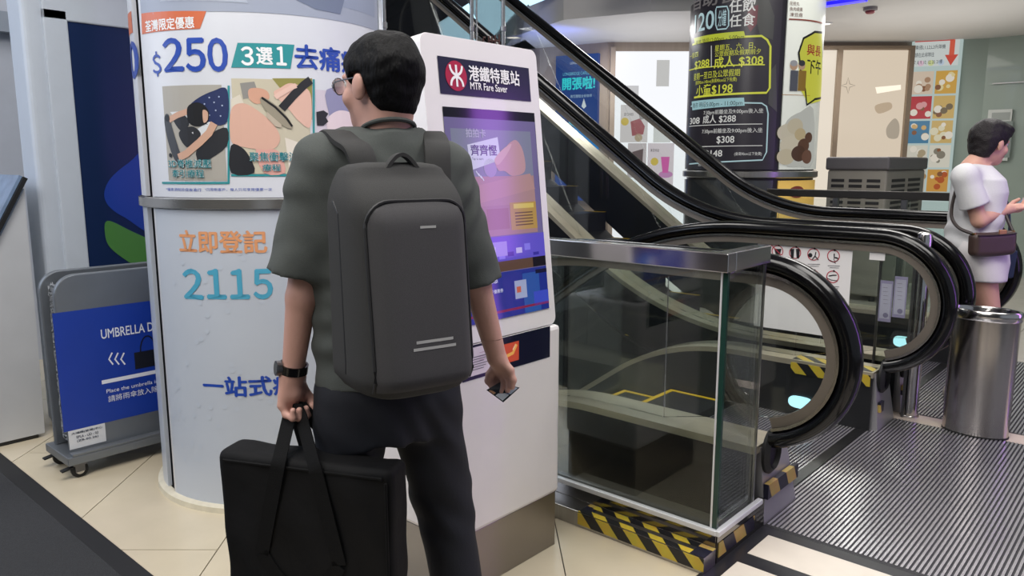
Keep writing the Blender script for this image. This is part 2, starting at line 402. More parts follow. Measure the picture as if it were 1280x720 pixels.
struct('ceiling_upper', bx((-9, -6, 4.6), (5, 7.2, 4.8)), M('upper_ceiling', 'c4c2c0', .8), 'upper hall ceiling')
struct('wall_rear', bx((-9, -6.2, 0), (5, -6, 4.6)), M('rear_wall', '4b4d52', .5, var=.3, vs=.7), 'rear wall of the hall')
struct('wall_left', bx((-15.2, -6, 0), (-15, 18, 6)), M('left_wall', '3a3b40', .5, var=.2, vs=1), 'far left wall')
# well of the descending escalator
WELL = M('well_dark', '17181b', .5, var=.2, vs=2)
mb = MB(); mb.box((-7, 2.44, -2.6), (-1.98, 2.47, -.01)); mb.box((-7, 4.36, -2.6), (-1.98, 4.39, -.01)); mb.box((-7, 2.4, -2.7), (-1.9, 4.4, -2.6)); mb.box((-1.98, 2.44, -2.6), (-1.95, 4.36, -.25))
struct('wall_well', mb, WELL, 'dark escalator well')
# ceiling fittings
def downlight(px, py, label, r=.075):
    d = ray(px, py); t = (ZC-CAM_H)/d[2]; p = CP+d*t
    root = thing('downlight', label, 'ceiling light', (p[0], p[1], ZC))
    MB().lathe([(r*1.35, 0), (r*1.35, -.012), (r, -.012), (r, 0)], p, 24, False, False).build('ring', ALU, root)
    MB().lathe([(r, -.004), (r*.98, -.007)], p, 24).build('lamp', E_('fff4e0', 3), root)
downlight(641, 46, 'round recessed downlight in the blue tinted ceiling above the blue screen')
downlight(1031, 29, 'round recessed downlight beside the menu column', .06)
p = CP+ray(1088, 9)*((ZC-CAM_H)/ray(1088, 9)[2])
root = thing('smoke_detector', 'small white and red smoke detector on the ceiling', 'smoke detector', (p[0], p[1], ZC))
MB().lathe([(.065, 0), (.065, -.03), (.05, -.035)], p, 20).build('base', M('detector_grey', '8b8688', .5), root)
MB().lathe([(.045, -.035), (.045, -.05), (.03, -.062)], p, 20).build('sensor', M('detector_red', '8a2f3c', .4), root)
a = CP+ray(1001, 8)*((ZC-CAM_H)/ray(1001, 8)[2]); b = CP+ray(1082, -4)*((ZC-CAM_H)/ray(1082, -4)[2])
tag(MB().bar(a-np.array((0, 0, .02)), b-np.array((0, 0, .02)), .10, .03).build('led_strip', E_('2018ff', 2.2)), 'glowing blue LED strip along the ceiling edge', 'light strip')
# daylight glazing far behind at the upper left
sky = struct('window_1', MB().hexa([rfz(-5, 13.2, 2.9), rfz(1.4, 13.2, 2.9), rfz(1.4, 13.3, 2.9), rfz(-5, 13.3, 2.9)], [rfz(-5, 13.2, 7.5), rfz(1.4, 13.2, 7.5), rfz(1.4, 13.3, 7.5), rfz(-5, 13.3, 7.5)]), E_('b9e2f6', 2.0), 'bright daylight window at the upper level')
MB().hexa([rfz(-.30, 11.2, ZC), rfz(.16, 9.9, ZC), rfz(.5, 11.5, ZC), rfz(-.1, 12, ZC)], [rfz(-.30, 11.2, ZC+.10), rfz(.20, 9.9, ZC+.42), rfz(.5, 11.5, ZC+.42), rfz(-.1, 12, ZC+.10)]).build('trim_4', M('bulkhead', 'a9aaab', .7), None)['kind'] = 'structure'
# ------------------------------------------------------------------ escalators
Z0 = .32; ANG = math.radians(35.3); NC = (-1.21, .68); NR = .345     # newel circle (handrail centre line)
def epath(up, d, xc, x_end, R=None, x0=None, n=14):
    """side profile (x, z) running left from the flat, d metres above the deck line"""
    R = R or (2.25 if up else 1.4); pts = []
    if x0 is not None: pts += [(x0+(xc-x0)*i/4, Z0+d) for i in range(4)]
    for i in range(n+1):
        t = ANG*i/n
        pts.append((xc-(R-d)*math.sin(t), Z0+R-(R-d)*math.cos(t)) if up else (xc-(R+d)*math.sin(t), Z0-R+(R+d)*math.cos(t)))
    x, z = pts[-1]; L = (x-x_end)/math.cos(ANG); s = 1 if up else -1
    for i in range(1, 5): pts.append((x-L*i/4*math.cos(ANG), z+s*L*i/4*math.sin(ANG)))
    return pts
def arc(c, r, a0, a1, n=26): return [(c[0]+r*math.cos(math.radians(a0+(a1-a0)*i/n)), c[1]+r*math.sin(math.radians(a0+(a1-a0)*i/n))) for i in range(n+1)]
RAILP = [(.046*math.cos(t), .037*math.sin(t)) for t in np.linspace(0, 2*math.pi, 16, endpoint=False)]
TAPE_X = stripes('hazard_tape_x', (1, 1.05, .95), .125)
TAPE_Y = stripes('hazard_tape_y', (0, 1, .55), .165, 'c9a95c', '1a1a2c')
def balustrade(root, y, up, xc, x_end, shift=0, plate=(-.045, .27)):
    e3 = lambda pts: [(x, y, z) for x, z in pts]
    top = Z0+0
    dH = NC[1]+NR-Z0
    path = arc(NC, NR, -78, 90)+epath(up, dH, xc+shift, x_end, x0=-1.3)
    h = MB().sweep(e3(path), RAILP).build('handrail', BLACK, root, smooth=True, autosmooth=60)
    g = .03
    pg = arc(NC, NR-.064, -76, 90)+epath(up, dH-.064, xc+shift, x_end, x0=-1.3)
    MB().sweep(e3(pg), [(-.02, -.022), (.02, -.022), (.022, .020), (-.022, .020)]).build('handrail_guide', BRONZE, root, smooth=True)
    pb = arc(NC, NR-.041, -76, 90)+epath(up, dH-.041, xc+shift, x_end, x0=-1.3)
    MB().sweep(e3(pb), [(-.034, -.006), (.034, -.006), (.034, .006), (-.034, .006)]).build('guide_bead', M('bead_metal', 'a6a29c', .25, 1), root, smooth=True)
    # glass: newel pane, then panes along the run
    gi = NR-.084; t0 = -math.degrees(math.asin((NC[1]-Z0-.01)/gi)) if (NC[1]-Z0-.01) < gi else -89
    newel = arc(NC, gi, max(t0, -88), 90, 22)
    xs = -1.62; pane = newel+[(xs, NC[1]+gi), (xs, Z0)]
    MB().prism(pane, lambda x, z: (x, y-.006, z), lambda x, z: (x, y+.006, z)).build('glass_panel', GLASS, root)
    up_p = epath(up, dH-.084, xc+shift, x_end, x0=-1.3); lo_p = epath(up, 0, xc, x_end, x0=-1.3)
    U = np.array(up_p); Lw = np.array(lo_p)
    zu = lambda x: np.interp(-x, -U[:, 0], U[:, 1]); zl = lambda x: np.interp(-x, -Lw[:, 0], Lw[:, 1])
    cuts = [xs-.006]
    while cuts[-1] > x_end+.3: cuts.append(max(x_end, cuts[-1]-1.05))
    sl = .30 if up else -.30        # the joints lean with the run
    for c0, c1 in zip(cuts[:-1], cuts[1:]):
        k0 = 0 if c0 > -1.7 else sl; k1 = sl
        n = 8; po = [((c0-k0)+((c1-k1)-(c0-k0))*i/n) for i in range(n+1)]; lo = [(c0+k0)+((c1+k1)-(c0+k0))*i/n for i in range(n+1)]
        pts = [(x-.003, zu(x)) for x in po]+[(x-.003, zl(x)) for x in reversed(lo)]
        MB().prism(pts, lambda x, z: (x, y-.006, z), lambda x, z: (x, y+.006, z)).build('glass_panel', GLASS, root)
    return h
def escalator(name, label, ya, yb, up, xc, x_end, sh=(0, 0)):
    root = thing(name, label, 'escalator', (-1.2, (ya+yb)/2, 0))
    for y, s in ((ya, sh[0]), (yb, sh[1])): balustrade(root, y, up, xc, x_end, s)
    dk = epath(up, 0, xc, x_end, x0=-1.17); e3 = lambda pts, y: [(x, y, z) for x, z in pts]
    iya, iyb = ya+.12, yb-.10
    for y0, y1, inn in ((ya-.085, iya, 1), (iyb, yb+.10, -1)):
        yc = (y0+y1)/2; hw = (y1-y0)/2
        MB().sweep(e3(dk, yc), [(-hw, 0), (hw, 0), (hw, .03), (-hw, .03)]).build('deck', DECK, root, smooth=True)
        yi = y1-.006 if inn > 0 else y0+.006; yo = y0+.006 if inn > 0 else y1-.006
        MB().sweep(e3(dk, yi), [(-.005, .03), (.005, .03), (.005, .40), (-.005, .40)]).build('skirt_panel', DARK, root, smooth=True)
        MB().sweep(e3(dk, yo), [(-.005, .03), (.005, .03), (.005, .95 if not up else .33), (-.005, .95 if not up else .33)]).build('outer_panel', M('outer_cladding', '2a2b2e', .22, .6, var=.2, vs=2), root, smooth=True)
        # newel base
        bt = MB(); yb0, yb1 = (ya-.045, ya+.27) if inn > 0 else (yb-.07, yb+.22)
        bt.hexa([(-1.45, yb0, 0), (-1.135, yb0, 0), (-1.135, yb1, 0), (-1.45, yb1, 0)], [(-1.45, yb0, .31), (-1.165, yb0, .31), (-1.165, yb1-.06, .26), (-1.45, yb1-.06, .26)])
        base = bt.build('newel_base', M('newel_plate', 'b0aeb2', .32, .55, var=.05), root)
        yh = ya if inn > 0 else yb
        p0 = np.array((-1.16, yh, .335)); mbk = MB()
        mbk.lathe([(.072, 0), (.072, .012), (.055, .028), (.05, .01)], (0, 0, 0), 24)
        vv = np.array(mbk.v); mbk.v = [(-1.155+q[2], yh+.01+q[1], .285+q[0]*1.25) for q in vv]
        mbk.build('inlet_boot', BLACKM, base, smooth=True)
        if up is False and inn > 0:
            MB().box((-1.148, yb0+.005, .105), (-1.128, yb1-.012, .165)).build('hazard_tape', TAPE_Y, base)
        else:
            MB().box((-1.148, yb0+.02, .10), (-1.133, yb0+.075, .155)).build('hazard_tape', TAPE_Y, base)
    # steps
    sp = epath(up, -Z0, xc, x_end-.2, n=24); P = np.array(sp); S = np.concatenate([[0], np.cumsum(np.hypot(*np.diff(P, axis=0).T))])
    sx = lambda s: np.interp(s, S, P[:, 0]); sz = lambda s: np.interp(s, S, P[:, 1])
    YEL = M('yellow_step_edge', 'c9a61e', .5); TRD = M('step_tread', '333437', .5, .5, var=.1); xcomb = -1.985
    MB().box((xc-.02, iya+.02, -.02), (-1.9, iyb-.02, .007)).build('comb_plate', STEEL_D, root)
    ns = int((S[-1])/.40)
    if up: MB().sweep(e3(epath(up, 0, xc, x_end), (iya+iyb)/2), [(-(iyb-iya)/2, .46), ((iyb-iya)/2, .46), ((iyb-iya)/2, .50), (-(iyb-iya)/2, .50)]).build('soffit_panel', DARK, root, smooth=True)
    for k in range(ns):
        x = sx(.40*k); z = sz(.40*k); x1 = sx(.40*(k+1))
        st = MB().box((x1, iya+.012, z-.5), (x-.004, iyb-.012, z)).build('step', TRD, root)
        e = MB(); e.box((x1, iya+.012, z), (x-.004, iya+.04, z+.002)); e.box((x1, iyb-.04, z), (x-.004, iyb-.012, z+.002)); e.box((x1, iya+.04, z), (x1+.03, iyb-.04, z+.002))
        e.build('yellow_edge', YEL, st)
    return root
down = escalator('escalator', 'nearer escalator going down behind the glass guard', 2.80, 4.23, False, -1.95, -5.2)
upe = escalator('escalator', 'farther escalator rising to the upper left', 4.62, 6.03, True, -1.95, -5.9, (0, -.12))
# oval courtesy lamps in the skirts
def oval(parent, px, py, Y, a=.068, b=.034):
    c = pl(px, py, 1, Y); mb = MB(); n = 24
    pts = [(math.copysign(abs(math.cos(t))**.6, math.cos(t))*a, math.copysign(abs(math.sin(t))**.8, math.sin(t))*b) for t in np.linspace(0, 2*math.pi, n, endpoint=False)]
    mb.prism(pts, lambda u, v: (c[0]+u, Y, c[2]+v), lambda u, v: (c[0]+u, Y-.008, c[2]+v)); return mb.build('skirt_lamp', E_('b8f2ff', 1.6), parent)
oval(down, 1001, 503, 4.122)
oval(upe, 1128, 427, 5.925, .06, .04)
# tape on the deck of the far side
MB().sweep([(-1.60, 4.2, .3215), (-1.18, 4.2, .3215)], [(-.055, 0), (.055, 0), (.055, -.001), (-.055, -.001)]).build('hazard_tape', TAPE_X, down)
MB().sweep([(-1.60, 4.126, .275), (-1.18, 4.126, .275)], [(-.002, -.03), (.002, -.03), (.002, .03), (-.002, .03)]).build('hazard_tape', TAPE_X, down)
# safety notice sheet on the glass
NW = P_('e4e1e1'); RED = P_('b23a4a'); INK = P_('1c1c20')
pr = plane_print(down, (-1.6, 4.221, 0), (1, 0, 0), (0, 0, 1))
pr.rect(948, 297, 1058, 424, NW, 'safety_notice', .0005)
pr.rect(1088, 305, 1106, 326, NW, 'safety_notice', .0005)
def person_icon(x, y, s, kind):
    pr.disc(x, y, .034, RED, 'pictogram_ring', .002, ring=.005)
    pr.disc(x+s*.1, y-s*.45, .0055, INK, 'pictogram', .002)
    if kind == 0: pr.poly([(x-4, y-3), (x+5, y-3), (x+3, y+5), (x-2, y+5)], INK, 'pictogram', .002); pr.line([(x-8, y-8), (x+8, y+8)], .005, RED, 'pictogram_bar', .0022)
    if kind == 1:
        for dx in (-4, 3): pr.poly([(x+dx-2, y-5), (x+dx+3, y-5), (x+dx+2, y+7), (x+dx-1, y+7)], INK, 'pictogram', .002)
    if kind == 2: pr.disc(x-4, y+1, .012, INK, 'pictogram', .002); pr.line([(x+3, y-3), (x+2, y+2), (x+6, y+7)], .006, INK, 'pictogram', .002); pr.line([(x+2, y+2), (x-2, y+7)], .006, INK, 'pictogram', .002)
    if kind == 3: pr.disc(x+3, y+4, .012, INK, 'pictogram', .002, ring=.003); pr.line([(x+1, y-3), (x+1, y+2), (x+6, y+3)], .007, INK, 'pictogram', .002); pr.line([(x-7, y+4), (x-3, y+6), (x+3, y+9)], .004, INK, 'pictogram', .002)
    if kind == 4: pr.line([(x-5, y-1), (x, y-2), (x+5, y-2)], .006, INK, 'pictogram', .002); pr.line([(x-8, y+1), (x-2, y+4), (x+6, y+5)], .004, INK, 'pictogram', .002)
    for q in (0, 2.4): pr.line([(x-7+q, y+12+q), (x+8-q*.5, y+12.5+q)], .003, P_('6b6b70'), 'caption_line', .002)
for x, y, k in ((972, 314, 0), (994, 316, 1), (1017, 318, 2), (1042, 320, 3), (1041, 346, 4), (1017, 345, 2)): person_icon(x, y, 16, k)
for x0, y0, x1, y1 in ((960, 349, 968, 351), (974, 359, 986, 360)): pr.line([(x0, y0), (x1, y1)], .004, P_('6b6b70'), 'caption_line', .002)
# glass guard in front of the nearer escalator
gy, gx = 2.36, -1.14
root = thing('glass_guard', 'glass guard box with steel top rail and striped tape around the descending escalator', 'barrier', (gx, gy, 0))
bx((-3.4, gy-.006, .12), (gx-.004, gy+.006, 1.045)).build('glass_panel', GLASS_G, root)
bx((-5.2, gy-.006, .12), (-3.41, gy+.006, 1.045)).build('glass_panel', GLASS_G, root)
bx((gx-.012, gy+.008, .12), (gx, 2.655, 1.045)).build('glass_panel', GLASS_G, root)
bx((gx-.016, gy-.007, .12), (gx+.001, gy+.007, 1.045)).build('glass_edge', GEDGE, root)
bx((gx-.024, gy-.0075, .12), (gx-.017, gy-.0065, 1.045)).build('edge_strip', ALU, root)
bx((gx-.010, 2.652, .12), (gx-.002, 2.662, 1.045)).build('edge_strip', STEEL, root)
bx((-5.2, gy-.03, 1.04), (gx+.01, gy+.03, 1.105)).build('top_rail', STEEL_F, root, bevel=.004)
bx((gx-.05, gy+.03, 1.04), (gx+.01, 2.67, 1.105)).build('top_rail', STEEL_F, root, bevel=.004)
mb = MB(); mb.bar((-5.2, gy-.012, .122), (gx+.005, gy-.012, .122), .022, .020); mb.build('bottom_channel', ALU, root, bevel=.003)
mb = MB(); mb.bar((gx+.008, gy-.02, .122), (gx+.008, 2.70, .122), .022, .020); mb.build('bottom_channel', ALU, root, bevel=.003)
KICK = M('kick_plate', '8a8682', .12, 1, var=.08, vs=3)
bx((-5.2, gy-.008, .0), (gx, gy+.02, .113)).build('kick_plate', KICK, root)
bx((gx-.02, gy, 0), (gx+.003, 2.75, .113)).build('kick_plate', KICK, root)
bx((-5.2, 2.262, 0), (gx+.004, gy-.008, .062)).build('plinth', STEEL, root, bevel=.003)
t0 = pl(722, 650, 1, 2.26)[0]
bx((t0, 2.2595, .012), (gx+.005, 2.262, .058)).build('hazard_tape', TAPE_X, root)
bx((t0, 2.262, .0622), (gx+.005, 2.292, .0632)).build('hazard_tape', TAPE_X, root)
bx((t0+.03, 2.318, .0622), (gx+.005, 2.349, .0632)).build('hazard_tape', TAPE_X, root)
bx((t0+.0, 2.292, .0622), (t0+.05, 2.349, .063)).build('hazard_tape', TAPE_Y, root)
bx((gx-.05, 2.262, .0622), (gx+.005, 2.349, .0634)).build('hazard_tape', TAPE_Y, root)
bx((gx+.0035, 2.37, .02), (gx+.0055, 2.66, .075)).build('hazard_tape', TAPE_Y, root)
# steel post between the two escalators, and a screen imitating reflected notices
root = thing('bollard_post', 'slim steel post with domed cap between the two escalators', 'post', (-1.085, 4.555, 0))
MB().lathe([(.042, .012), (.042, 1.0), (.038, 1.02), (.02, 1.03)], (-1.085, 4.555, 0), 28).build('shaft', STEEL_F, root, smooth=True)
MB().lathe([(.049, 0.003), (.049, .008), (.044, .012)], (-1.085, 4.555, 0), 28).build('foot', STEEL_F, root, smooth=True)
NY = 4.50; xa_, xb_ = pl(1096, 380, 1, NY)[0], pl(1141, 380, 1, NY)[0]; z0_, z1_ = pl(1100, 458, 1, NY)[2], pl(1100, 318, 1, NY)[2]
root = thing('reflected_notices', 'added glass screen imitating two lilac notices reflected between the escalators', 'glass screen', ((xa_+xb_)/2, NY, 0))  # stands in for posters mirrored in the balustrade glass
bx((xa_, NY-.008, .006), (xa_+.012, NY+.008, z1_)).build('frame_post', STEEL_D, root); bx((xb_-.012, NY-.008, .006), (xb_, NY+.008, z1_)).build('frame_post', STEEL_D, root)
bx((xa_, NY-.008, z1_), (xb_, NY+.008, z1_+.012)).build('frame_post', STEEL_D, root); bx((xa_+.012, NY-.004, z0_), (xb_-.012, NY+.004, z1_)).build('glass_panel', GLASS_G, root)
npn = plane_print(root, (0, NY-.005, 0), (1, 0, 0), (0, 0, 1))
for x0, x1, y0, y1 in ((1101, 1113, 350, 403), (1119, 1131, 345, 398)):
    npn.rect(x0, y0, x1, y1, P_('a79fc4'), 'notice', .001); npn.rect(x0+1.4, y0+4, x1-1.4, y1-4, P_('c9c6dc'), 'reflected_print', .002)
    for q in range(5): npn.rect(x0+3, y0+9+5*q, x1-3, y0+10+5*q, P_('77708c'), 'caption_line', .003)
    npn.disc((x0+x1)/2, y1-9, .014, P_('8a84a4'), 'reflected_print', .003)
# litter bin
bc = np.array((-.752, 4.485, .006)); root = thing('litter_bin', 'oval brushed steel litter bin standing on the landing', 'bin', bc)
def oval_ring(mb, prof, n=48, ax=.152, ay=.092, capb=True, capt=False):
    vs = [(bc[0]+(ax+d)*math.cos(2*math.pi*i/n), bc[1]+(ay+d)*math.sin(2*math.pi*i/n), z+.006) for d, z in prof for i in range(n)]
    k = len(prof); fs = [(a*n+i, a*n+(i+1) % n, (a+1)*n+(i+1) % n, (a+1)*n+i) for a in range(k-1) for i in range(n)]
    if capb: fs.append(tuple(range(n-1, -1, -1)))
    if capt: fs.append(tuple((k-1)*n+i for i in range(n)))
    mb.add(vs, fs)
BINS = M('bin_steel', 'b9b4b0', .20, 1, var=.06, vs=2, stretch=(30, 30, .3))
mb = MB(); oval_ring(mb, [(0, .006), (.004, .60), (.004, .605)]); mb.build('body', BINS, root, smooth=True)
mb = MB(); oval_ring(mb, [(.006, .605), (.010, .612), (.011, .648), (.006, .655), (-.008, .655), (-.012, .645), (-.016, .40)], capb=False); mb.build('rim', STEEL_F, root, smooth=True)
bx((bc[0]-.008, bc[1]-.078, .40), (bc[0]+.006, bc[1]+.078, .648)).build('divider', STEEL, root)
mb = MB(); oval_ring(mb, [(-.02, .40), (-.02, .41)], capt=True); mb.build('inner_floor', BLACKM, root)
mb = MB(); oval_ring(mb, [(.003, 0), (.003, .006)], capt=True); mb.build('foot_ring', BLACKM, root)
# ------------------------------------------------------------------ fare kiosk
KW = M('kiosk_white', 'e4e0e2', .3, var=.02, coat=.2)
root = thing('ticket_kiosk', 'white fare saver kiosk with tall touch screen and steel foot', 'kiosk', (-1.82, 1.83, 0))
KO = np.array((-1.655, 1.562, .838)); KU = np.array((0, 1., 0)); KV = np.array((-.106, 0, .9944)); KN = np.cross(KU, KV)
def rrect(u0, v0, u1, v1, r, n=6):
    pts = []
    for cx, cy, a in ((u1-r, v1-r, 0), (u0+r, v1-r, 90), (u0+r, v0+r, 180), (u1-r, v0+r, 270)):
        pts += [(cx+r*math.cos(math.radians(a+90*i/n)), cy+r*math.sin(math.radians(a+90*i/n))) for i in range(n+1)]
    return pts
kmap = lambda w: (lambda u, v: KO+KU*u+KV*v+KN*w)
head = MB().prism(rrect(0, 0, .53, .945, .028), kmap(-.17), kmap(0)).build('screen_housing', KW, root, bevel=.006)
kp = plane_print(head, KO, KU, KV)
bx((-2.02, 1.566, .21), (-1.642, 2.102, .834)).build('body', KW, root, bevel=.014)
bx((-2.01, 1.575, 0), (-1.652, 2.094, .21)).build('steel_foot', M('foot_steel', '8d8781', .3, .8, var=.06, vs=4), root, bevel=.003)
hd = kp.rect(546, 69.5, 663.5, 127, M('header_navy', '23233a', .2), 'header_panel', .0015)
kp.disc(569.5, 95, .0455, P_('a8203e', .3), 'logo_disc', .003, n=36)
cu, cv = kp.hit(569.5, 95)
LW = P_('f2f0f2', .3)
for s in (1, -1):
    kp.line([(cu+.026*math.cos(t), cv+s*(.0315-.0285*math.sin(t))) for t in np.linspace(0, math.pi, 13)], .0085, LW, 'logo_mark', .0045, px=False)
kp.line([(cu, cv+.033), (cu, cv-.033)], .0085, LW, 'logo_mark', .0047, px=False)
kp.text('港鐵特惠站', 585, 85.5, 648, 104.5, LW, 'lettering', .0035, .022)
kp.text('MTR Fare Saver', 587, 105, 633, 114, LW, 'lettering', .0035, .02)
sx0, sy1 = kp.hit(552.5, 133); sx1, sy0 = kp.hit(685.8, 385)
sc = kp.rect(sx0, sy0, sx1, sy1, M('screen_black', '0b0b14', .08), 'touch_screen', .0015, px=False)
def sfr(a, b, c, d, col, es, name, w): return kp.rect(sx0+(sx1-sx0)*a, sy0+(sy1-sy0)*b, sx0+(sx1-sx0)*c, sy0+(sy1-sy0)*d, E_(col, es, .12), name, w, px=False)
sfr(.0, .0, .995, .955, '8a7fb4', .62, 'screen_image', .002)
sfr(.055, .685, .93, .905, '9aa0b8', .62, 'screen_image', .0025)
sfr(.055, .545, .93, .685, 'c8a09a', .66, 'screen_image', .0025)
kp.poly([(566, 240), (640, 221), (662, 217), (668, 236), (570, 262)], E_('d0a49c', .68, .12), 'screen_image', .0027)
sfr(.055, .40, .93, .545, 'c59c98', .62, 'screen_image', .0025)
sfr(.62, .42, .93, .555, 'c9a24a', .75, 'menu_card', .003); sfr(.66, .525, .90, .548, 'e8d060', .8, 'menu_card', .0035)
sfr(.36, .43, .60, .53, 'bd8f84', .6, 'menu_card', .003)
for q in range(5): sfr(.67, .50-.015*q, .88, .506-.015*q, '8a6a2c', .5, 'menu_line', .0035)
sfr(0, .275, 1, .395, '6a5ee0', .75, 'screen_image', .003); sfr(.10, .30, .55, .37, 'a79cf0', .8, 'screen_image', .0033)
for q in range(9): sfr(.05+.1*q, .285+.01*(q % 4), .12+.1*q, .30+.016*(q % 4), ['d0c8ff', '8f86ff', '3a34a8'][q % 3], .8, 'screen_image', .0036)
sfr(0, .225, .84, .275, '7a5a48', .55, 'screen_image', .003); sfr(.84, .225, 1, .275, '1a1422', .5, 'screen_image', .003)
sfr(0, .0, 1, .222, '2a3ca8', .62, 'screen_image', .003)
sfr(.70, .0, .9, .20, '3a6ac8', .6, 'screen_image', .0033); sfr(.60, .08, .74, .17, 'b8c4e8', .7, 'voucher', .0036); sfr(.62, .11, .67, .14, 'e07048', .7, 'voucher', .004)
sfr(.0, .028, 1, .04, 'a03058', .6, 'screen_image', .0036); sfr(.82, .03, 1, .10, '4a5ce0', .7, 'screen_image', .0036); sfr(.86, .19, 1, .21, '20204a', .5, 'screen_image', .0036)
SW = E_('dfe2f6', .8, .12)
kp.text('拍拍卡', 581, 161, 606, 172, E_('c4c2dc', .75, .12), 'lettering', .0036, .02)
kp.quad([(583, 181), (621, 171.5), (625, 200), (588, 213)], SW, 'card_image', .0034)
kp.text('齊齊慳', 587, 181, 620, 195, E_('5c5a8c', .5, .12), 'lettering', .004, .02)
SKS = E_('d2a6a4', .75, .12)
kp.poly(smooth([(618, 200), (628, 188), (637, 178), (645, 176), (653, 190), (655, 214), (640, 220), (630, 214), (622, 213)]), SKS, 'hand_image', .0038)
kp.poly(smooth([(617, 200), (626, 188), (638, 180), (633, 192), (622, 206)]), E_('e0b8b4', .78, .12), 'hand_image', .0041)
kp.disc(612, 210, .03, E_('b4a8cc', .7, .12), 'coin_image', .0034)
for a in range(3): kp.line([(594+3*a, 214+3*a), (598+3*a, 220+3*a)], .004, SW, 'spark_line', .0038)
kp.text('優惠', 607, 345, 621, 355, SW, 'lettering', .004, .02); kp.text('電子優惠券', 608, 362, 628, 367, SW, 'lettering', .004, .01)
kp.text('Tap to earn', 589, 197, 603, 201, E_('5c5a8c', .5, .12), 'lettering', .004, 0)
# reader panel below
lp = plane_print(root, (-1.642, 1.566, 0), (0, 1, 0), (0, 0, 1))
lp.rect(577, 452, 687, 446, M('reader_navy', '14172e', .15), 'reader_panel', .0012, n=6)
u0, v1 = lp.hit(684.5, 408); u1 = lp.hit(687, 446)[0]; v0 = lp.hit(687, 446)[1]
for o in [c for c in root.children if c.name.startswith('reader_panel')]: bpy.data.objects.remove(o)
lp.rect(.045, v0, u1, v1, M('reader_navy', '14172e', .15), 'reader_panel', .0012, px=False)
lp.rect(.06, v0+.012, .215, v1-.008, P_('e0d4e4', .3), 'instruction_sheet', .002, px=False)
for q in range(6): lp.rect(.075, v0+.03+.008*q, .14+.01*(q % 3), v0+.0322+.008*q, P_('5a5668'), 'caption_line', .0026, px=False)
for q in range(3): lp.rect(.12, v1-.03-.012*q, .205, v1-.0285-.012*q, P_('b48ab0'), 'caption_line', .0026, px=False)
c0, c1 = lp.hit(622, 434), lp.hit(648, 448)
lp.rect(c0[0]-.02, c1[1]-.004, c1[0], c0[1]+.004, E_('e0573a', .7, .2), 'card_symbol', .002, px=False)
lp.line([(c1[0]-.075, c1[1]+.002), (c1[0]-.06, c1[1]+.02), (c1[0]-.03, c1[1]+.025), (c1[0]-.012, c0[1]-.006)], .012, E_('f6b25a', .8, .2), 'card_symbol', .0026, px=False)
lp.line([(c1[0]-.03, c1[1]+.035), (c1[0]-.016, c1[1]+.052)], .006, E_('ffe0c8', .8, .2), 'card_symbol', .0026, px=False)
# ------------------------------------------------------------------ round column with clinic poster
cc = rfz(-1.077, 3.441, 0); CR = .515
root = thing('advertising_column', 'round white column wrapped in a blue and orange clinic poster', 'column', (cc[0], cc[1], 0))
MB().lathe([(CR-.02, .0), (CR-.02, 3.4)], cc, 64).build('core', M('column_core', '26282c', .35, .4), root, smooth=True)
cpz = round_print(root, cc, CR)
PW = M('poster_white', 'd3d6de', .35, var=.02); PW2 = M('poster_lower', 'bcc3ce', .3, var=.03, vs=3)
def curved(name, u0, u1, z0, z1, mat, th=.016, par=None):
    n = max(2, int((u1-u0)/.03)); mb = MB(); vs = []
    for i in range(n+1):
        u = u0+(u1-u0)*i/n
        for z in (z0, z1):
            for w in (0, -th): vs.append(cpz.map(u, z, w))
    fs = []
    for i in range(n):
        a = 4*i; b = a+4
        fs += [(a, b, b+2, a+2), (a+1, a+3, b+3, b+1), (a, a+1, b+1, b), (a+2, b+2, b+3, a+3)]
    fs += [(0, 2, 3, 1), (4*n, 4*n+1, 4*n+3, 4*n+2)]
    return mb.add(vs, fs).build(name, mat, par or root, smooth=True)
uL = cpz.hit(191, 240)[0]; uR = cpz.hit(468, 30)[0]; ug = cpz.hit(182.5, 240)[0]
zr0, zr1 = cpz.hit(320, 262)[1], cpz.hit(320, 248)[1]
ALUC = M('column_trim', 'b9b7b2', .25, .9)
curved('poster_panel', uL, uR, zr1+.002, 3.3, PW); curved('poster_panel', uL, uR, .03, zr0-.002, PW2)
curved('poster_panel', uL-.62, ug, zr1+.002, 3.3, PW); curved('poster_panel', uL-.62, ug, .03, zr0-.002, PW2)
curved('trim_strip', uL-.004, uL+.009, .03, 3.3, ALU, .02); curved('trim_strip', uR-.004, uR+.02, .03, 3.3, ALU, .02)
curved('poster_panel', uR+.06, uR+.66, .03, 3.3, PW2)
mb = MB(); mb.lathe([(CR+.004, zr0), (CR+.014, zr0+.004), (CR+.014, zr1-.004), (CR+.004, zr1)], cc, 72, False, False); mb.build('steel_ring', ALUC, root, smooth=True)
mb = MB(); mb.lathe([(CR+.024, .0), (CR+.022, .022), (CR+.006, .03), (CR-.01, .03)], cc, 72, False, False); mb.build('base_trim', M('base_seal', 'cfc8b4', .5, var=.1, vs=20), root, smooth=True)
BLU = P_('2348a8', .4); ORG = P_('cc6a44', .4); TEAL = P_('2f8e94', .4); SKYB = P_('4ea3c2', .4); ORG2 = P_('dc9a6c', .4); WHT = P_('eef0f2', .4)
t = cpz
t.rect(177, 22, 470, -40, P_('9aa2b4'), 'photo_strip', .001); t.quad([(177, -2), (468, 22), (468, -60), (177, -60)], P_('8e98ae'), 'photo_strip', .0015, 24)
t.poly([(370, 0), (400, -30), (430, 0), (425, 18), (395, 12)], P_('6d7890'), 'photo_strip', .002); t.poly([(200, 2), (230, -30), (300, -20), (310, 4)], P_('a9b2c2'), 'photo_strip', .002)
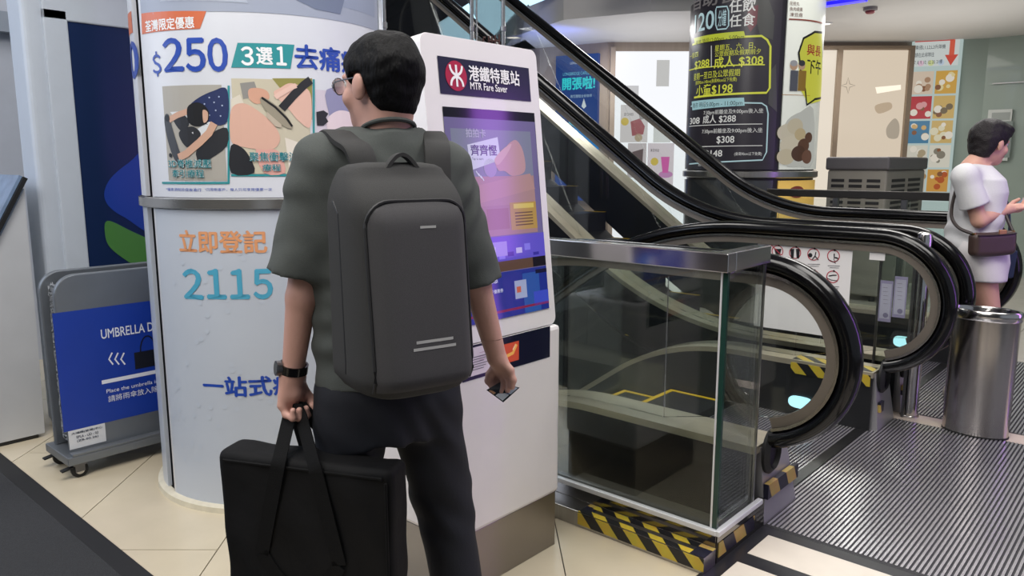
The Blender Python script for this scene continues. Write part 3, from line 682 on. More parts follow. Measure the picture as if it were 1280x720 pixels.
t.quad([(177, 17), (258, 14), (250, 36), (178, 43)], ORG, 'banner', .0012); t.text('荃灣限定優惠', 182, 22, 243, 37, WHT, 'lettering', .0015, .02)
t.text('＄', 191, 64, 202, 96, BLU, 'lettering', .0015, .02)
def figures(s_, x0, x1, y0, y1, gap, mat, bold):      # heavy round figures, one glyph beside the other
    n = len(s_); wd = (x1-x0-gap*(n-1))/n
    for i, ch in enumerate(s_): t.text(ch, x0+i*(wd+gap), y0, x0+i*(wd+gap)+wd, y1, mat, 'lettering', .0015, bold)
figures('２５０', 204, 285, 47, 90, 2, BLU, .03)
t.quad([(297, 53.5), (368, 56), (363, 86), (289, 84.5)], TEAL, 'banner', .0012); figures('３', 301, 317, 58, 82, 0, WHT, .03); figures('選', 320, 341, 59, 81, 0, WHT, .03); figures('１', 345, 358, 58, 82, 0, WHT, .03)
t.text('去痛療', 368, 58, 448, 89, BLU, 'lettering', .0015, .03)
BEI = P_('a8a49c'); NAVY = P_('1c2a58'); SKIN = P_('c8a08a'); HAIRB = P_('101014'); DGR = P_('26272c'); LTG = P_('d2d6da')
def capt(s_, x0, y0, x1, y1):          # teal caption with a white edge
    t.text(s_, x0, y0, x1, y1, WHT, 'lettering', .0045, .04); t.text(s_, x0, y0, x1, y1, P_('1f7f88', .4), 'lettering', .0055, .008)
sm = smooth
t.rect(203, 108, 284, 226, BEI, 'photo', .001)
t.poly(sm([(284, 112), (266, 114), (246, 124), (236, 136), (248, 150), (262, 156), (284, 152)]), NAVY, 'photo', .0022)
t.dots([t.hit(x, y) for x, y in ((262, 122), (268, 128), (274, 121), (256, 130), (278, 132), (270, 138), (262, 144), (276, 145))], .003, P_('a8b4d0'), 'photo', .0026)
t.poly([(213, 140), (228, 158), (262, 150), (256, 138)], LTG, 'photo', .0019)
t.poly(sm([(206, 147), (211, 143), (216, 160), (224, 186), (232, 206), (227, 210), (217, 196), (209, 170)], 3), P_('3c3e44'), 'photo', .0025)
t.poly(sm([(217, 148), (229, 143), (237, 152), (234, 160), (226, 163)]), DGR, 'photo', .0024); t.poly(sm([(224, 166), (240, 158), (251, 166), (248, 176), (234, 184)]), DGR, 'photo', .0024)
t.poly([(240, 166), (262, 152), (270, 158), (254, 176)], LTG, 'photo', .0023)
t.poly(sm([(246, 186), (266, 166), (284, 160), (284, 182), (264, 198), (250, 204)], 3), P_('22242a'), 'photo', .002)
t.poly(sm([(235, 134), (246, 128), (256, 132), (262, 142), (259, 154), (246, 158), (236, 152)]), HAIRB, 'photo', .003); t.poly(sm([(254, 138), (260, 140), (260, 150), (255, 153)]), SKIN, 'photo', .0033)
t.line([(236, 139), (222, 144), (212, 150)], .022, SKIN, 'photo', .0027); t.line([(268, 154), (262, 166), (250, 178), (234, 192), (224, 197)], .028, SKIN, 'photo', .0034)
t.disc(210, 148, .012, HAIRB, 'photo', .0036); t.disc(214, 194, .008, HAIRB, 'photo', .0036)
t.line([(286, 107), (286, 229)], .008, TEAL, 'photo_frame', .002); t.line([(203, 228.5), (287, 228.5)], .008, TEAL, 'photo_frame', .002)
capt('3D脊椎減壓', 212, 199, 265, 210); capt('牽引療程', 217, 212, 256, 222)
t.rect(289, 98, 390, 217, P_('c4bda8'), 'photo', .001); t.poly([(340, 98), (390, 98), (390, 150), (368, 132)], P_('8f8a4c'), 'photo', .0014); t.poly([(300, 104), (318, 102), (324, 120), (304, 124)], P_('8c8a86'), 'photo', .0016)
t.poly(sm([(311, 112), (322, 110), (334, 114), (336, 124), (322, 130), (312, 124)]), P_('cf9f88'), 'photo', .002)
t.poly([(289, 124), (300, 118), (306, 132), (289, 142)], P_('d6cfc0'), 'photo', .0019)
t.poly(sm([(289, 138), (303, 129), (322, 138), (342, 156), (350, 172), (345, 184), (330, 187), (306, 184), (289, 176)]), P_('d6ac9a'), 'photo', .0024)
t.poly(sm([(342, 116), (350, 110), (362, 104), (376, 108), (388, 118), (388, 158), (374, 152), (362, 138), (352, 128)]), P_('dcb4a4'), 'photo', .0022)
for q in range(4): t.line([(344+6*q, 122-4*q), (352+6*q, 116-3*q)], .018, P_('e2beb0'), 'photo', .0032+.0002*q)
t.line([(352, 136), (366, 120), (380, 106), (388, 100)], .030, DGR, 'photo', .0029)
t.poly(sm([(326, 122), (334, 124), (352, 138), (364, 154), (364, 161), (352, 156), (334, 140), (326, 128)]), P_('97907f'), 'photo', .0036); t.line([(327, 122), (344, 134), (358, 148), (365, 158)], .008, P_('1c1c1e'), 'photo', .0042)
t.poly([(334, 140), (352, 156), (352, 160), (344, 158), (333, 146)], P_('b8ad9c'), 'photo', .0038)
t.poly(sm([(289, 182), (302, 184), (312, 196), (318, 216), (289, 216)], 3), P_('1e2026'), 'photo', .0026); t.poly([(356, 172), (390, 184), (390, 216), (362, 216)], P_('ddd6ca'), 'photo', .002); t.poly(sm([(320, 186), (344, 187), (352, 196), (356, 216), (330, 216)], 3), P_('d9a49a'), 'photo', .0022)
t.line([(392, 99), (392, 220)], .008, TEAL, 'photo_frame', .002); t.line([(289, 219), (393, 219)], .008, TEAL, 'photo_frame', .002)
capt('聚焦衝擊波', 312, 190, 372, 202); capt('療程', 328, 205, 351, 214)
t.rect(394, 112, 462, 215, P_('cfc6d2'), 'photo', .001); t.poly(sm([(408, 112), (440, 112), (440, 150), (416, 150), (410, 138)], 3), P_('8f8fb0'), 'photo', .002); t.poly(sm([(408, 152), (424, 138), (446, 146), (454, 168), (420, 180)]), P_('e2d2d8'), 'photo', .0024); t.poly([(395, 140), (404, 138), (410, 142), (407, 147), (410, 152), (404, 157), (396, 157)], DGR, 'photo', .003)
t.text('*優惠須經診症後進行', 208, 235, 252, 239, BLU, 'lettering', .0015, 0); t.text('*只限新客戶，每人只可享用優惠一次', 256, 235, 340, 239, BLU, 'lettering', .0015, 0)
t.text('立即登記', 224, 288, 334, 317, ORG2, 'lettering', .0015, .03); figures('２１１５', 229, 341, 336, 374, 4, SKYB, .03)
t.text('一站式痛', 254, 470, 371, 496, BLU, 'lettering', .0015, .03)
dg = []
for z0, n in ((.15, 60), (2.0, 26), (.6, 40)):
    for i in range(n): dg.append((uL+.03+random.random()*.9, z0+.0+random.random()*.5))
t.dots([d for d in dg if d[1] < 1.15], .011, P_('bcc4d0'), 'dot_pattern'); t.dots([d for d in dg if d[1] > 1.4], .012, P_('c9d0da'), 'dot_pattern')
t.rect(uL-.25, 1.98, ug-.012, 1.90, ORG, 'banner', .0012, px=False); t.text('0', 160, 50, 174, 100, BLU, 'lettering', .0015, .035)
# ------------------------------------------------------------------ umbrella dryer stand
SG = M('stand_grey', '7d8288', .4, .6, var=.05)
root = thing('umbrella_dryer', 'grey umbrella dryer stand on casters with a blue panel', 'umbrella stand', (-3.76, 1.5, 0))
Y0, Y1, Zb, Zt = 1.125, 1.98, .105, .915
prof = [(Y0+.005, Zb), (Y1, Zb), (Y1, Zt)]+[(Y0+.09+.09*math.cos(math.radians(a)), Zt-.09+.09*math.sin(math.radians(a))) for a in range(90, 181, 10)]
for xa, xb in ((-3.682, -3.652), (-3.868, -3.838)):
    MB().prism(prof, lambda y, z: (xa, y, z), lambda y, z: (xb, y, z)).build('side_panel', SG, root, bevel=.006)
mb = MB(); mb.box((-3.84, Y0+.035, .62), (-3.68, Y1, .64)); mb.box((-3.84, Y0+.22, Zb), (-3.68, Y1, .86)); mb.build('core', DARK, root)
for xa, xb in ((-3.84, -3.775), (-3.745, -3.68)):
    n = 90; mb = MB()
    for i in range(420):
        z = Zb+.04+.72*i/420; yj = Y0+.016+random.random()*.02; x0 = xa if xa < -3.8 else xb; x1 = xb if xa < -3.8 else xa
        mb.bar((x0, yj+.02, z), (x1+random.uniform(-.01, .004)*(1 if x1 < x0 else -1), yj, z+random.uniform(-.012, .012)), .003, .003)
    tag(mb.build('brush', M('brush_grey', '8c8f93', .8, var=.4, vs=200), root), kind='stuff')
bx((-3.905, Y0-.02, .066), (-3.615, Y1+.02, .105)).build('base_tray', SG, root, bevel=.004)
bx((-3.652, Y0, .105), (-3.615, Y1+.02, .118)).build('base_ledge', SG, root, bevel=.003)
up_ = plane_print(root, (-3.652, 0, 0), (0, 1, 0), (0, 0, 1))
bu, bv = up_.hit(65, 392); bv0 = up_.hit(82, 540)[1]
up_.rect(bu, bv0, Y1-.02, bv, M('dryer_blue', '15399c', .35, var=.03), 'blue_panel', .001, px=False)
uw = P_('e6e8f0')
tx = up_.hit(126, 418)
up_.text('UMBRELLA DRYER', tx[0], tx[1]+.022, tx[0]+.33, tx[1]-.022, uw, 'lettering', .002, .012, px=False)
for i in range(3):
    c = up_.hit(136+7.5*i, 449); up_.line([(c[0]+.016, c[1]+.028), (c[0], c[1]), (c[0]+.016, c[1]-.028)], .007, uw, 'arrow_mark', .002, px=False)
c = up_.hit(168, 450); up_.rect(c[0], c[1]-.045, c[0]+.13, c[1]+.035, P_('10131c'), 'bag_print', .002, px=False); up_.line([(c[0]+.03+.035*(1-math.cos(a)), c[1]+.035+.07*math.sin(a)) for a in np.linspace(0, math.pi, 10)], .006, P_('10131c'), 'bag_print', .002, px=False)
c = up_.hit(127, 478); up_.rect(c[0], c[1]-.009, c[0]+.33, c[1]+.009, uw, 'bar_print', .002, px=False)
c = up_.hit(133, 490); up_.text('Place the umbrella inside to dry', c[0], c[1]+.012, c[0]+.36, c[1]-.012, uw, 'lettering', .002, 0, px=False)
c = up_.hit(135, 497); up_.text('請將雨傘放入除水', c[0], c[1]+.008, c[0]+.26, c[1]-.022, uw, 'lettering', .002, 0, px=False)
c = up_.hit(85, 541); d = up_.hit(129, 551); lb = up_.rect(c[0], d[1]-.004, c[0]+.155, c[1]+.006, P_('d8dade'), 'asset_label', .0016, px=False)
for i, s in enumerate(('大鴻輝(荃灣)中心', 'EPLA - UD - 03', '(ZB-02.26)')):
    z = c[1]-.004-.019*i; up_.text(s, c[0]+.012+.02*(i > 0), z, c[0]+.143-.02*(i > 0), z-.012, P_('22304e'), 'lettering', .0024, .005, px=False)
def caster(x, y):
    cs = MB(); cs.lathe([(.031, -.011), (.036, -.008), (.036, .008), (.031, .011)], (0, 0, 0), 20)
    vv = list(cs.v); cs.v = [(x+p[2], y+p[0], .036+p[1]) for p in vv]
    o = cs.build('caster', BLACKM, root, smooth=True)
    cs = MB(); cs.box((x-.02, y-.022, .03), (x-.014, y+.018, .066)); cs.box((x+.014, y-.022, .03), (x+.02, y+.018, .066)); cs.box((x-.024, y-.03, .06), (x+.024, y+.026, .068)); cs.build('fork', STEEL_D, o)
    cs = MB(); cs.lathe([(.02, -.013), (.02, .013)], (0, 0, 0), 16); vv = list(cs.v); cs.v = [(x+p[2], y+p[0], .036+p[1]) for p in vv]; cs.build('hub', STEEL_F, o, smooth=True)
    MB().bar((x, y-.02, .055), (x-.0, y-.075, .045), .03, .006).build('brake_lever', BLACKM, o)
for x in (-3.865, -3.64):
    for y in (1.155, 1.94): caster(x, y)
# ------------------------------------------------------------------ white display unit with blue panel, far left console
UW = M('unit_white', 'c3cbd6', .45, var=.03)
root = thing('display_wall', 'white display wall with a navy panel behind the umbrella dryer', 'display wall', (-4.5, 2, 0))
bx((-4.62, 1.33, 0), (-4.40, 3.4, 2.9)).build('body', UW, root, bevel=.03, segs=4)
bx((-4.41, 1.42, 0), (-4.385, 1.535, 2.16)).build('frame', UW, root, bevel=.008); bx((-4.41, 1.42, 2.105), (-4.385, 3.3, 2.30)).build('frame', UW, root, bevel=.008)
bx((-4.40, 1.30, 2.30), (-4.36, 3.3, 2.32)).build('frame', UW, root)
dp = plane_print(root, (-4.394, 0, 0), (0, 1, 0), (0, 0, 1))
dp.rect(1.53, .2, 3.2, 2.105, M('panel_navy', '15284f', .3, var=.03), 'navy_panel', .001, px=False)
dp.poly(smooth([(190, 188), (160, 204), (138, 223), (130, 242), (136, 258), (156, 272), (196, 288)]), P_('1d3f9c', .35), 'logo_leaf', .003)
dp.poly(smooth([(134, 276), (131, 292), (138, 310), (165, 330), (200, 348), (204, 312), (160, 287)]), P_('4c8242', .35), 'logo_leaf', .003)
root = thing('console_kiosk', 'pale grey console with a tilted screen at the left edge', 'kiosk', (-4.55, 1.05, 0))
poly = [pl(x, y, 0, -4.33)[1:] for x, y in ((57, 548), (45, 400), (30, 236), (0, 296), (-40, 380), (-60, 560))]; poly[0] = np.array((poly[0][0], .02)); poly[-1] = np.array((poly[-1][0], .02))
MB().prism([tuple(p) for p in poly], lambda y, z: (-4.33, y, z), lambda y, z: (-4.8, y, z)).build('body', M('console_white', 'c2c4c8', .4, var=.03), root)
a, b = pl(31, 222, 0, -4.32), pl(-12, 306, 0, -4.32)
MB().bar(a, b, .02, .03, up=(1, 0, 0)).build('screen_frame', BLACKM, root)
nrm = np.array((0, -(b[2]-a[2]), b[1]-a[1])); nrm /= np.linalg.norm(nrm); nrm = nrm if nrm[2] > 0 else -nrm
aa = a+nrm*.012; bb = b+nrm*.012; dx = np.array((-.42, 0, 0))
MB().hexa([aa, bb, bb+dx, aa+dx], [aa+nrm*.014, bb+nrm*.014, bb+dx+nrm*.014, aa+dx+nrm*.014]).build('screen', M('console_screen', '5d6f8a', .15, var=.4, vs=12, emit='8fa6c4', es=.25), root)
MB().box((-4.8, .8, 0), (-4.335, 1.2, .02)).build('plinth', DARK, root)
struct('wall_side', bx((-6.2, -3, 0), (-6.1, 1.9, 4.5)), M('side_wall', 'b4b9c4', .5, var=.04), 'pale wall at the far left')
struct('trim_5', bx((-6.1, -3, 2.25), (-6.0, 1.9, 2.38)), M('side_trim', '8e97a4', .5), 'grey trim on the pale wall')
# ------------------------------------------------------------------ far menu column
r2 = .62; dd = 8.06; az = math.radians(16.95); c2 = rfz(dd*math.sin(az), dd*math.cos(az), 0)
root = thing('menu_column', 'round column with a black buffet menu poster behind the escalators', 'column', (c2[0], c2[1], 0))
MB().lathe([(r2-.02, 0), (r2-.02, ZC-.002)], c2, 64).build('core', M('menu_core', '2c2a30', .3, .3), root, smooth=True)
t = round_print(root, c2, r2); cpz_keep = cpz; cpz = t
MBK = M('menu_black', '26232a', .3, emit='26232a', es=.35)
ua = t.hit(866, 120)[0]; ub = t.hit(972, 120)[0]; uc = t.hit(979, 120)[0]; z212 = t.hit(930, 212)[1]
curved('menu_panel', ua-.3, ub, z212, ZC-.01, MBK); curved('photo_panel', uc, uc+.62, z212, ZC-.01, M('photo_cream', 'c9cdc4', .35, emit='c9cdc4', es=.3))
curved('photo_panel', uc, uc+.62, .2, z212-.10, M('photo_yellow', 'd8b25c', .35, emit='d8b25c', es=.35)); curved('lower_panel', ua-.3, ub, .05, z212-.10, M('lower_grey', '55585c', .2, .5))
mb = MB(); mb.lathe([(r2+.004, z212-.08), (r2+.02, z212-.07), (r2+.02, z212-.02), (r2+.004, z212-.012)], c2, 64, False, False); mb.build('steel_ring', STEEL, root, smooth=True)
Yl = E_('dfe24a', .8); Wl = E_('e6e6e2', .8); Cl = E_('bfe0e6', .75); W2 = .004
t.text('自助餐', 868, -14, 925, 6, E_('8f8a8a', .5), 'lettering', W2, .02)
t.text('120', 869, 15, 893, 38, Cl, 'lettering', W2, .01); t.text('分鐘', 898, 12, 908, 33, Cl, 'lettering', W2, .01); t.line([(896+13*0, 9), (909, 8), (911, 14), (911, 32), (908, 36), (897, 37), (895, 31), (895, 13)], .012, Cl, 'frame_line', W2, closed=True)
t.text('任飲', 912, -2, 945, 15, Wl, 'lettering', W2, .015); t.text('任食', 912, 17, 944, 33, Wl, 'lettering', W2, .015)
t.line([(866, 56), (880, 52), (952, 45), (959, 50), (963, 58), (962, 110), (958, 116), (868, 122)], .018, Yl, 'frame_line', W2)
t.quad([(868, 48), (930, 39), (932, 47), (869, 56)], E_('c8d23c', .8), 'banner', W2); t.text('午市 時段12:00pm - 5:00pm', 871, 45, 930, 53, E_('2c2c20', .4), 'lettering', .006, 0)
t.line([(862, 88), (956, 81)], .010, Yl, 'frame_line', W2); t.line([(889.5, 57), (889.5, 84)], .008, Wl, 'frame_line', W2)
t.text('星期五、六、日、', 894, 54, 945, 62, Yl, 'lettering', W2, 0); t.text('公眾假期及假期前夕', 894, 62, 951, 69, Yl, 'lettering', W2, 0)
t.text('成人 $308', 893, 69, 954, 84, Yl, 'lettering', W2, .015); t.text('$288', 869, 75, 887, 86, Yl, 'lettering', W2, .015); t.text('一至四', 863, 66, 873, 72, Yl, 'lettering', W2, 0)
t.text('星期一至日及公眾假期', 868, 88, 925, 97, Yl, 'lettering', W2, 0); t.text('身高90cm-140cm(身高90cm以下免費)', 870, 98, 921, 104, Yl, 'lettering', W2, 0); t.text('小童$198', 871, 104, 916, 119, Yl, 'lettering', W2, .012)
t.line([(864, 133), (882, 129), (952, 129), (958, 133), (960, 142), (958, 190), (953, 200), (862, 205)], .012, Cl, 'frame_line', W2)
t.quad([(865, 127), (930, 122), (931, 132), (866, 138)], E_('a9d4da', .75), 'banner', W2); t.text('晚市 時段5:00pm - 11:00pm', 867, 126, 928, 134, E_('2c3c40', .4), 'lettering', .006, 0)
t.text('7:30pm前離坐及9:00pm後入坐', 880, 136, 954, 143, Wl, 'lettering', W2, 0); t.text('成人 $288', 879, 143, 920, 154, Wl, 'lettering', W2, .01); t.text('308', 863, 147, 875, 155, Wl, 'lettering', W2, .01)
t.line([(862, 158), (953, 155)], .006, Wl, 'frame_line', W2); t.text('7:30pm前離坐及9:00pm後入坐', 878, 160, 953, 167, Wl, 'lettering', W2, 0); t.text('$308', 896, 170, 918, 180, Wl, 'lettering', W2, .01)
t.line([(862, 184), (953, 182)], .006, Wl, 'frame_line', W2); t.text('小童$148', 866, 186, 903, 197, Wl, 'lettering', W2, .01); t.text('(身高90cm以下免費)', 918, 190, 952, 195, Wl, 'lettering', W2, 0); t.text('另收加一服務費', 873, 203, 903, 208, Wl, 'lettering', W2, 0)
t.poly([(930, 0), (960, -4), (968, 20), (966, 50), (950, 44), (944, 20)], E_('5a5a58', .5), 'photo', .003); t.poly([(936, 10), (948, 6), (946, 30), (938, 40), (932, 28)], E_('8a3a48', .5), 'photo', .0035); t.poly([(962, 90), (970, 80), (971, 140), (960, 130)], E_('6a6a66', .4), 'photo', .003)
t.poly([(998, 75), (1002, 50), (1018, 40), (1027, 42), (1027, 125), (1010, 130), (1000, 112)], E_('d6d64c', .8), 'speech_panel', W2); t.line([(1027, 41), (1018, 40), (1004, 48), (998, 66), (1001, 92), (1006, 112), (1008, 131), (1018, 124), (1027, 122)], .02, E_('1e1e20', .3), 'frame_line', .005)
t.text('與長', 1008, 56, 1025, 70, E_('b83030', .6), 'lettering', .006, .02); t.text('下午', 1008, 74, 1025, 93, E_('1e1e20', .3), 'lettering', .006, .02)
for x, c, h in ((992, '6a6c78', 'c8c8cc'), (1002, 'b08a3c', '4a4a50')):
    t.rect(x-4, 88, x+4, 114, E_(c, .5), 'figure_print', .0052); t.disc(x, 82, .04, E_('d8b090', .6), 'figure_print', .0054); t.disc(x, 79, .038, E_(h, .5), 'figure_print', .0056, sy=.7)
for i, s in enumerate(('花枝丸', '魚肉燒賣', '凍豆腐')): t.text(s, 987, 2+7*i, 1003-(i == 0)*4, 7+7*i, E_('8a4030', .5), 'lettering', W2, 0)
t.line([(986, 24), (1027, 29)], .012, E_('b85038', .5), 'frame_line', W2)
t.poly(smooth([(977, 170), (984, 150), (1000, 140), (1016, 136), (1016, 202), (1000, 208), (978, 204)], 3), E_('cfd0c8', .7), 'photo', W2)
for q, (x, y, r_, c_) in enumerate(((984, 166, .10, 'e6dcc4'), (994, 158, .09, 'e0d4b8'), (988, 182, .11, 'eadfc6'), (1000, 168, .07, 'd8c49a'), (982, 196, .09, 'dfd2b4'), (1004, 182, .08, '6a4a3a'), (998, 192, .09, '5c4032'), (1008, 196, .08, '7a5646'), (1010, 172, .06, '6a4a3a'))): t.disc(x, y, r_, E_(c_, .6), 'photo', .005+.0004*q, sy=.8); t.rect(977, 118, 1012, 120, E_('c88a3c', .6), 'frame_line', W2)
t.disc(996, 240, .10, E_('8a4038', .6), 'photo', W2, sy=.55); t.disc(997, 262, .10, E_('8a4038', .6), 'photo', W2, sy=.5)
cpz = cpz_keep
# ------------------------------------------------------------------ things on the back walls
wb = plane_print(None, rfz(0, 10.1, 0), RT, (0, 0, 1))
def panel(root, pp, x0, y0, x1, y1, mat, name, th=.05, zmin=None):
    u0, u1 = pp.hit(x0, 140)[0], pp.hit(x1, 140)[0]; v0, v1 = pp.hit((x0+x1)/2, y0)[1], pp.hit((x0+x1)/2, y1)[1]
    if zmin is not None: v1 = zmin
    mb = MB(); mb.hexa([pp.map(u0, v1, 0), pp.map(u1, v1, 0), pp.map(u1, v1, th), pp.map(u0, v1, th)], [pp.map(u0, v0, 0), pp.map(u1, v0, 0), pp.map(u1, v0, th), pp.map(u0, v0, th)])
    return mb.build(name, mat, root)
c = wb.map(*wb.hit(812, 300), 0)
root = thing('lightbox_display', 'large white glowing shop display with drink pictures', 'lightbox', (c[0], c[1], 0))
panel(root, wb, 766, 65, 864, 300, E_('f4f6fa', 1.25), 'lit_face', .06, .05); panel(root, wb, 761, 60, 767, 300, BEIGEW, 'frame', .1, .05)
lb = plane_print(root, rfz(0, 10.04, 0), RT, (0, 0, 1))
for (x0, y0, x1, y1, c) in ((821, 75, 836, 108, 'd2d2d0'), (781, 107, 798, 125, 'd8d8da'), (776, 131, 809, 178, 'd9d4d4'), (785, 179, 807, 222, 'c8c0c2'), (810, 179, 841, 232, 'dcd2d8'), (817, 157, 838, 178, 'dcdedc')): lb.rect(x0, y0, x1, y1, E_(c, .95), 'product_picture', .003)
lb.poly([(788, 152), (800, 148), (806, 158), (804, 168), (790, 170)], E_('b06a70', .8), 'product_print', .005); lb.poly([(797, 136), (806, 132), (808, 148), (800, 150)], E_('a8a4a4', .8), 'product_print', .005); lb.disc(781, 152, .05, E_('d8c060', .9), 'product_print', .005); lb.disc(798, 172, .05, E_('b8a890', .9), 'product_print', .005); lb.text('夏日特飲', 780, 141, 792, 145, E_('6a6468', .6), 'lettering', .005, 0)
lb.poly([(826, 196), (837, 196), (835, 216), (828, 216)], E_('d86ab0', .9), 'product_print', .005); lb.disc(818, 202, .05, E_('d8c060', .9), 'product_print', .005); lb.poly([(790, 190), (804, 186), (803, 204), (794, 206)], E_('7a6a6c', .7), 'product_print', .005); lb.text('果茶特飲', 813, 186, 824, 190, E_('6a6468', .6), 'lettering', .005, 0); lb.disc(832, 218, .09, E_('c890c0', .9), 'product_print', .0045, sy=.5)
# blue screen on the left wall
a = rfz(rB-4.2, 12.6, 0); b = rfz(rB, 10.1, 0); ud = (b-a)/np.linalg.norm(b-a)
ws = plane_print(None, b, ud, (0, 0, 1)); c = ws.map(*ws.hit(722, 190), 0)
root = thing('blue_screen', 'tall blue poster screen with cyan characters on the beige wall', 'screen', (c[0], c[1], 0))
panel(root, ws, 697, 69, 749, 205, E_('1c3f84', 1.0), 'display', .06, .9)
p2 = plane_print(root, b+np.cross(ud, (0, 0, 1))*.062, ud, (0, 0, 1))
p2.rect(698, 160, 748, 205, E_('2a8ad8', 1.0), 'display_print', .002); p2.text('LONGBRIDGE', 713, 77, 731, 80, E_('d8e4f4', .8), 'lettering', .004, .01); p2.text('LONGBRIDGE CAFE荃灣店', 704, 89, 744, 94, E_('7ad0ee', .8), 'lettering', .004, .01)
p2.text('開張啦!', 703, 96, 744, 112, E_('38e0e8', 1), 'lettering', .004, .03); p2.text('邀您體驗全新咖啡', 713, 118, 740, 122, E_('b8d8f0', .8), 'lettering', .004, 0); p2.poly([(727, 133), (730, 123), (733, 133), (730, 136)], E_('e8f4fa', .8), 'display_print', .004); p2.quad([(711, 141), (739, 160), (739, 172), (711, 154)], E_('7ad8f4', .9), 'display_print', .004)
# frosted shop window
c = wb.map(*wb.hit(1088, 300), 0)
root = thing('frosted_window', 'warmly lit frosted shop window with a thin drawn star', 'shop window', (c[0], c[1], 0))
panel(root, wb, 1046, 63, 1132, 300, E_('ead9c2', .95), 'lit_pane', .03, .05)
FB = M('frame_brown', '8d7c6a', .4, .3)
for x0, x1 in ((1040, 1046), (1128, 1134)): panel(root, wb, x0, 62, x1, 300, FB, 'frame_post', .08, .0)
panel(root, wb, 1008, 58, 1134, 62, FB, 'frame_head', .08, None)
p3 = plane_print(root, rfz(0, 10.068, 0), RT, (0, 0, 1)); ln = E_('b8a690', .7)
p3.line([(1060, 97), (1062, 105), (1069, 107), (1062, 109), (1060, 117), (1058, 109), (1050, 107), (1058, 105)], .009, ln, 'star_outline', .004, closed=True)
p3.quad([(1094, 109), (1126, 106), (1126, 112), (1096, 117)], E_('fff4e0', 1.3), 'lamp_glow', .003)
p3.poly(smooth([(1108, 160), (1118, 148), (1124, 156), (1122, 172), (1110, 172)]), E_('c4b6a2', .8), 'pane_shape', .003); p3.poly(smooth([(1094, 132), (1112, 128), (1114, 136), (1098, 142)]), E_('d2bb9e', .85), 'pane_shape', .003)
c = wb.map(*wb.hit(1024, 300), 0)
panel(root, wb, 1003, 63, 1040, 300, E_('f2e6d4', 1.05), 'lit_side_pane', .03, .05)
# lit food directory on the right wall
a = rfz(rC, 10.1, 0); b = rfz(rC+.78, 9.78, 0); ud = (b-a)/np.linalg.norm(b-a); ws = plane_print(None, a, ud, (0, 0, 1)); c = ws.map(.4, 0, 0)
root = thing('food_directory', 'lit food directory board with a red arrow above ten dish pictures', 'sign board', (c[0], c[1], 0))
bo = .05
mb = MB(); U1 = ws.hit(1203, 60)[0]; Ztop = ws.hit(1170, 42)[1]; mb.hexa([ws.map(.0, .4, 0), ws.map(U1, .4, 0), ws.map(U1, .4, bo), ws.map(.0, .4, bo)], [ws.map(0, Ztop, 0), ws.map(U1, Ztop, 0), ws.map(U1, Ztop, bo), ws.map(0, Ztop, bo)])
mb.build('board', E_('c3d6d2', .8), root)
p4 = plane_print(root, a+np.cross(ud, (0, 0, 1))*(bo+.001), ud, (0, 0, 1)); uw = U1
fr = lambda a_, b_, c_, d_, m, n, w: p4.rect(uw*a_, b_, uw*c_, d_, m, n, w, px=False)
zt = Ztop; fr(.05, zt-.40, .93, zt-.05, E_('d6dcd8', .85), 'arrow_panel', .002); fr(.05, zt-.10, .80, zt-.03, E_('d04038', .8), 'red_arrow', .004); fr(.74, zt-.28, .84, zt-.03, E_('e0624a', .8), 'red_arrow', .004)
p4.poly([(uw*.66, zt-.27), (uw*.92, zt-.27), (uw*.79, zt-.40)], E_('d85040', .8), 'red_arrow', .004, px=False)
for i, s in enumerate(('乘搭L1,L2,L3升降機', '請在此排隊往', '7, 8, 9, 10, 12, 20, 21樓')):
    z = zt-.14-.09*i; p4.text(s, uw*.07, z, uw*(.66, .45, .62)[i], z-.055, E_('3a4a58', .5), 'lettering', .004, .005, px=False)
for i, cc_ in enumerate(('e8c8d8', 'd8e0a0', 'c8d8e8')): p4.disc(uw*(.2+.2*i), zt-.36, .035, E_(cc_, .8), 'arrow_panel', .003, px=False)
dish = [('d9c6b0', 'b08a6a'), ('d2a44a', 'e8d8a0'), ('b8343c', 'e0a0a0'), ('cfae68', '7a6a50'), ('4a7fa0', 'd8b070'), ('cfb06c', 'e8e0c0'), ('d8d4c4', 'b0a080'), ('dcd8c8', '8a8474'), ('c8c0b0', 'a88a60'), ('cf9a48', 'b85a2c')]
for k in range(10):
    i, j = k % 2, k//2; ua_ = uw*(.06+.46*i); ub_ = ua_+uw*.42; zb_ = zt-.46-.305*j
    pc = p4.rect(ua_, zb_-.28, ub_, zb_, E_(dish[k][0], .85), 'dish_picture', .003, px=False)
    rr = random.Random(k); par = Print(pc, p4.map, p4.hit)
    for q in range(7): par.disc(ua_+uw*(.05+.32*rr.random()), zb_-.05-.18*rr.random(), .02+.03*rr.random(), E_([dish[k][1], 'f0e8d8', dish[k][1], '8a5a3a'][q % 4], .8), 'dish_print', .005+.0004*q, px=False)
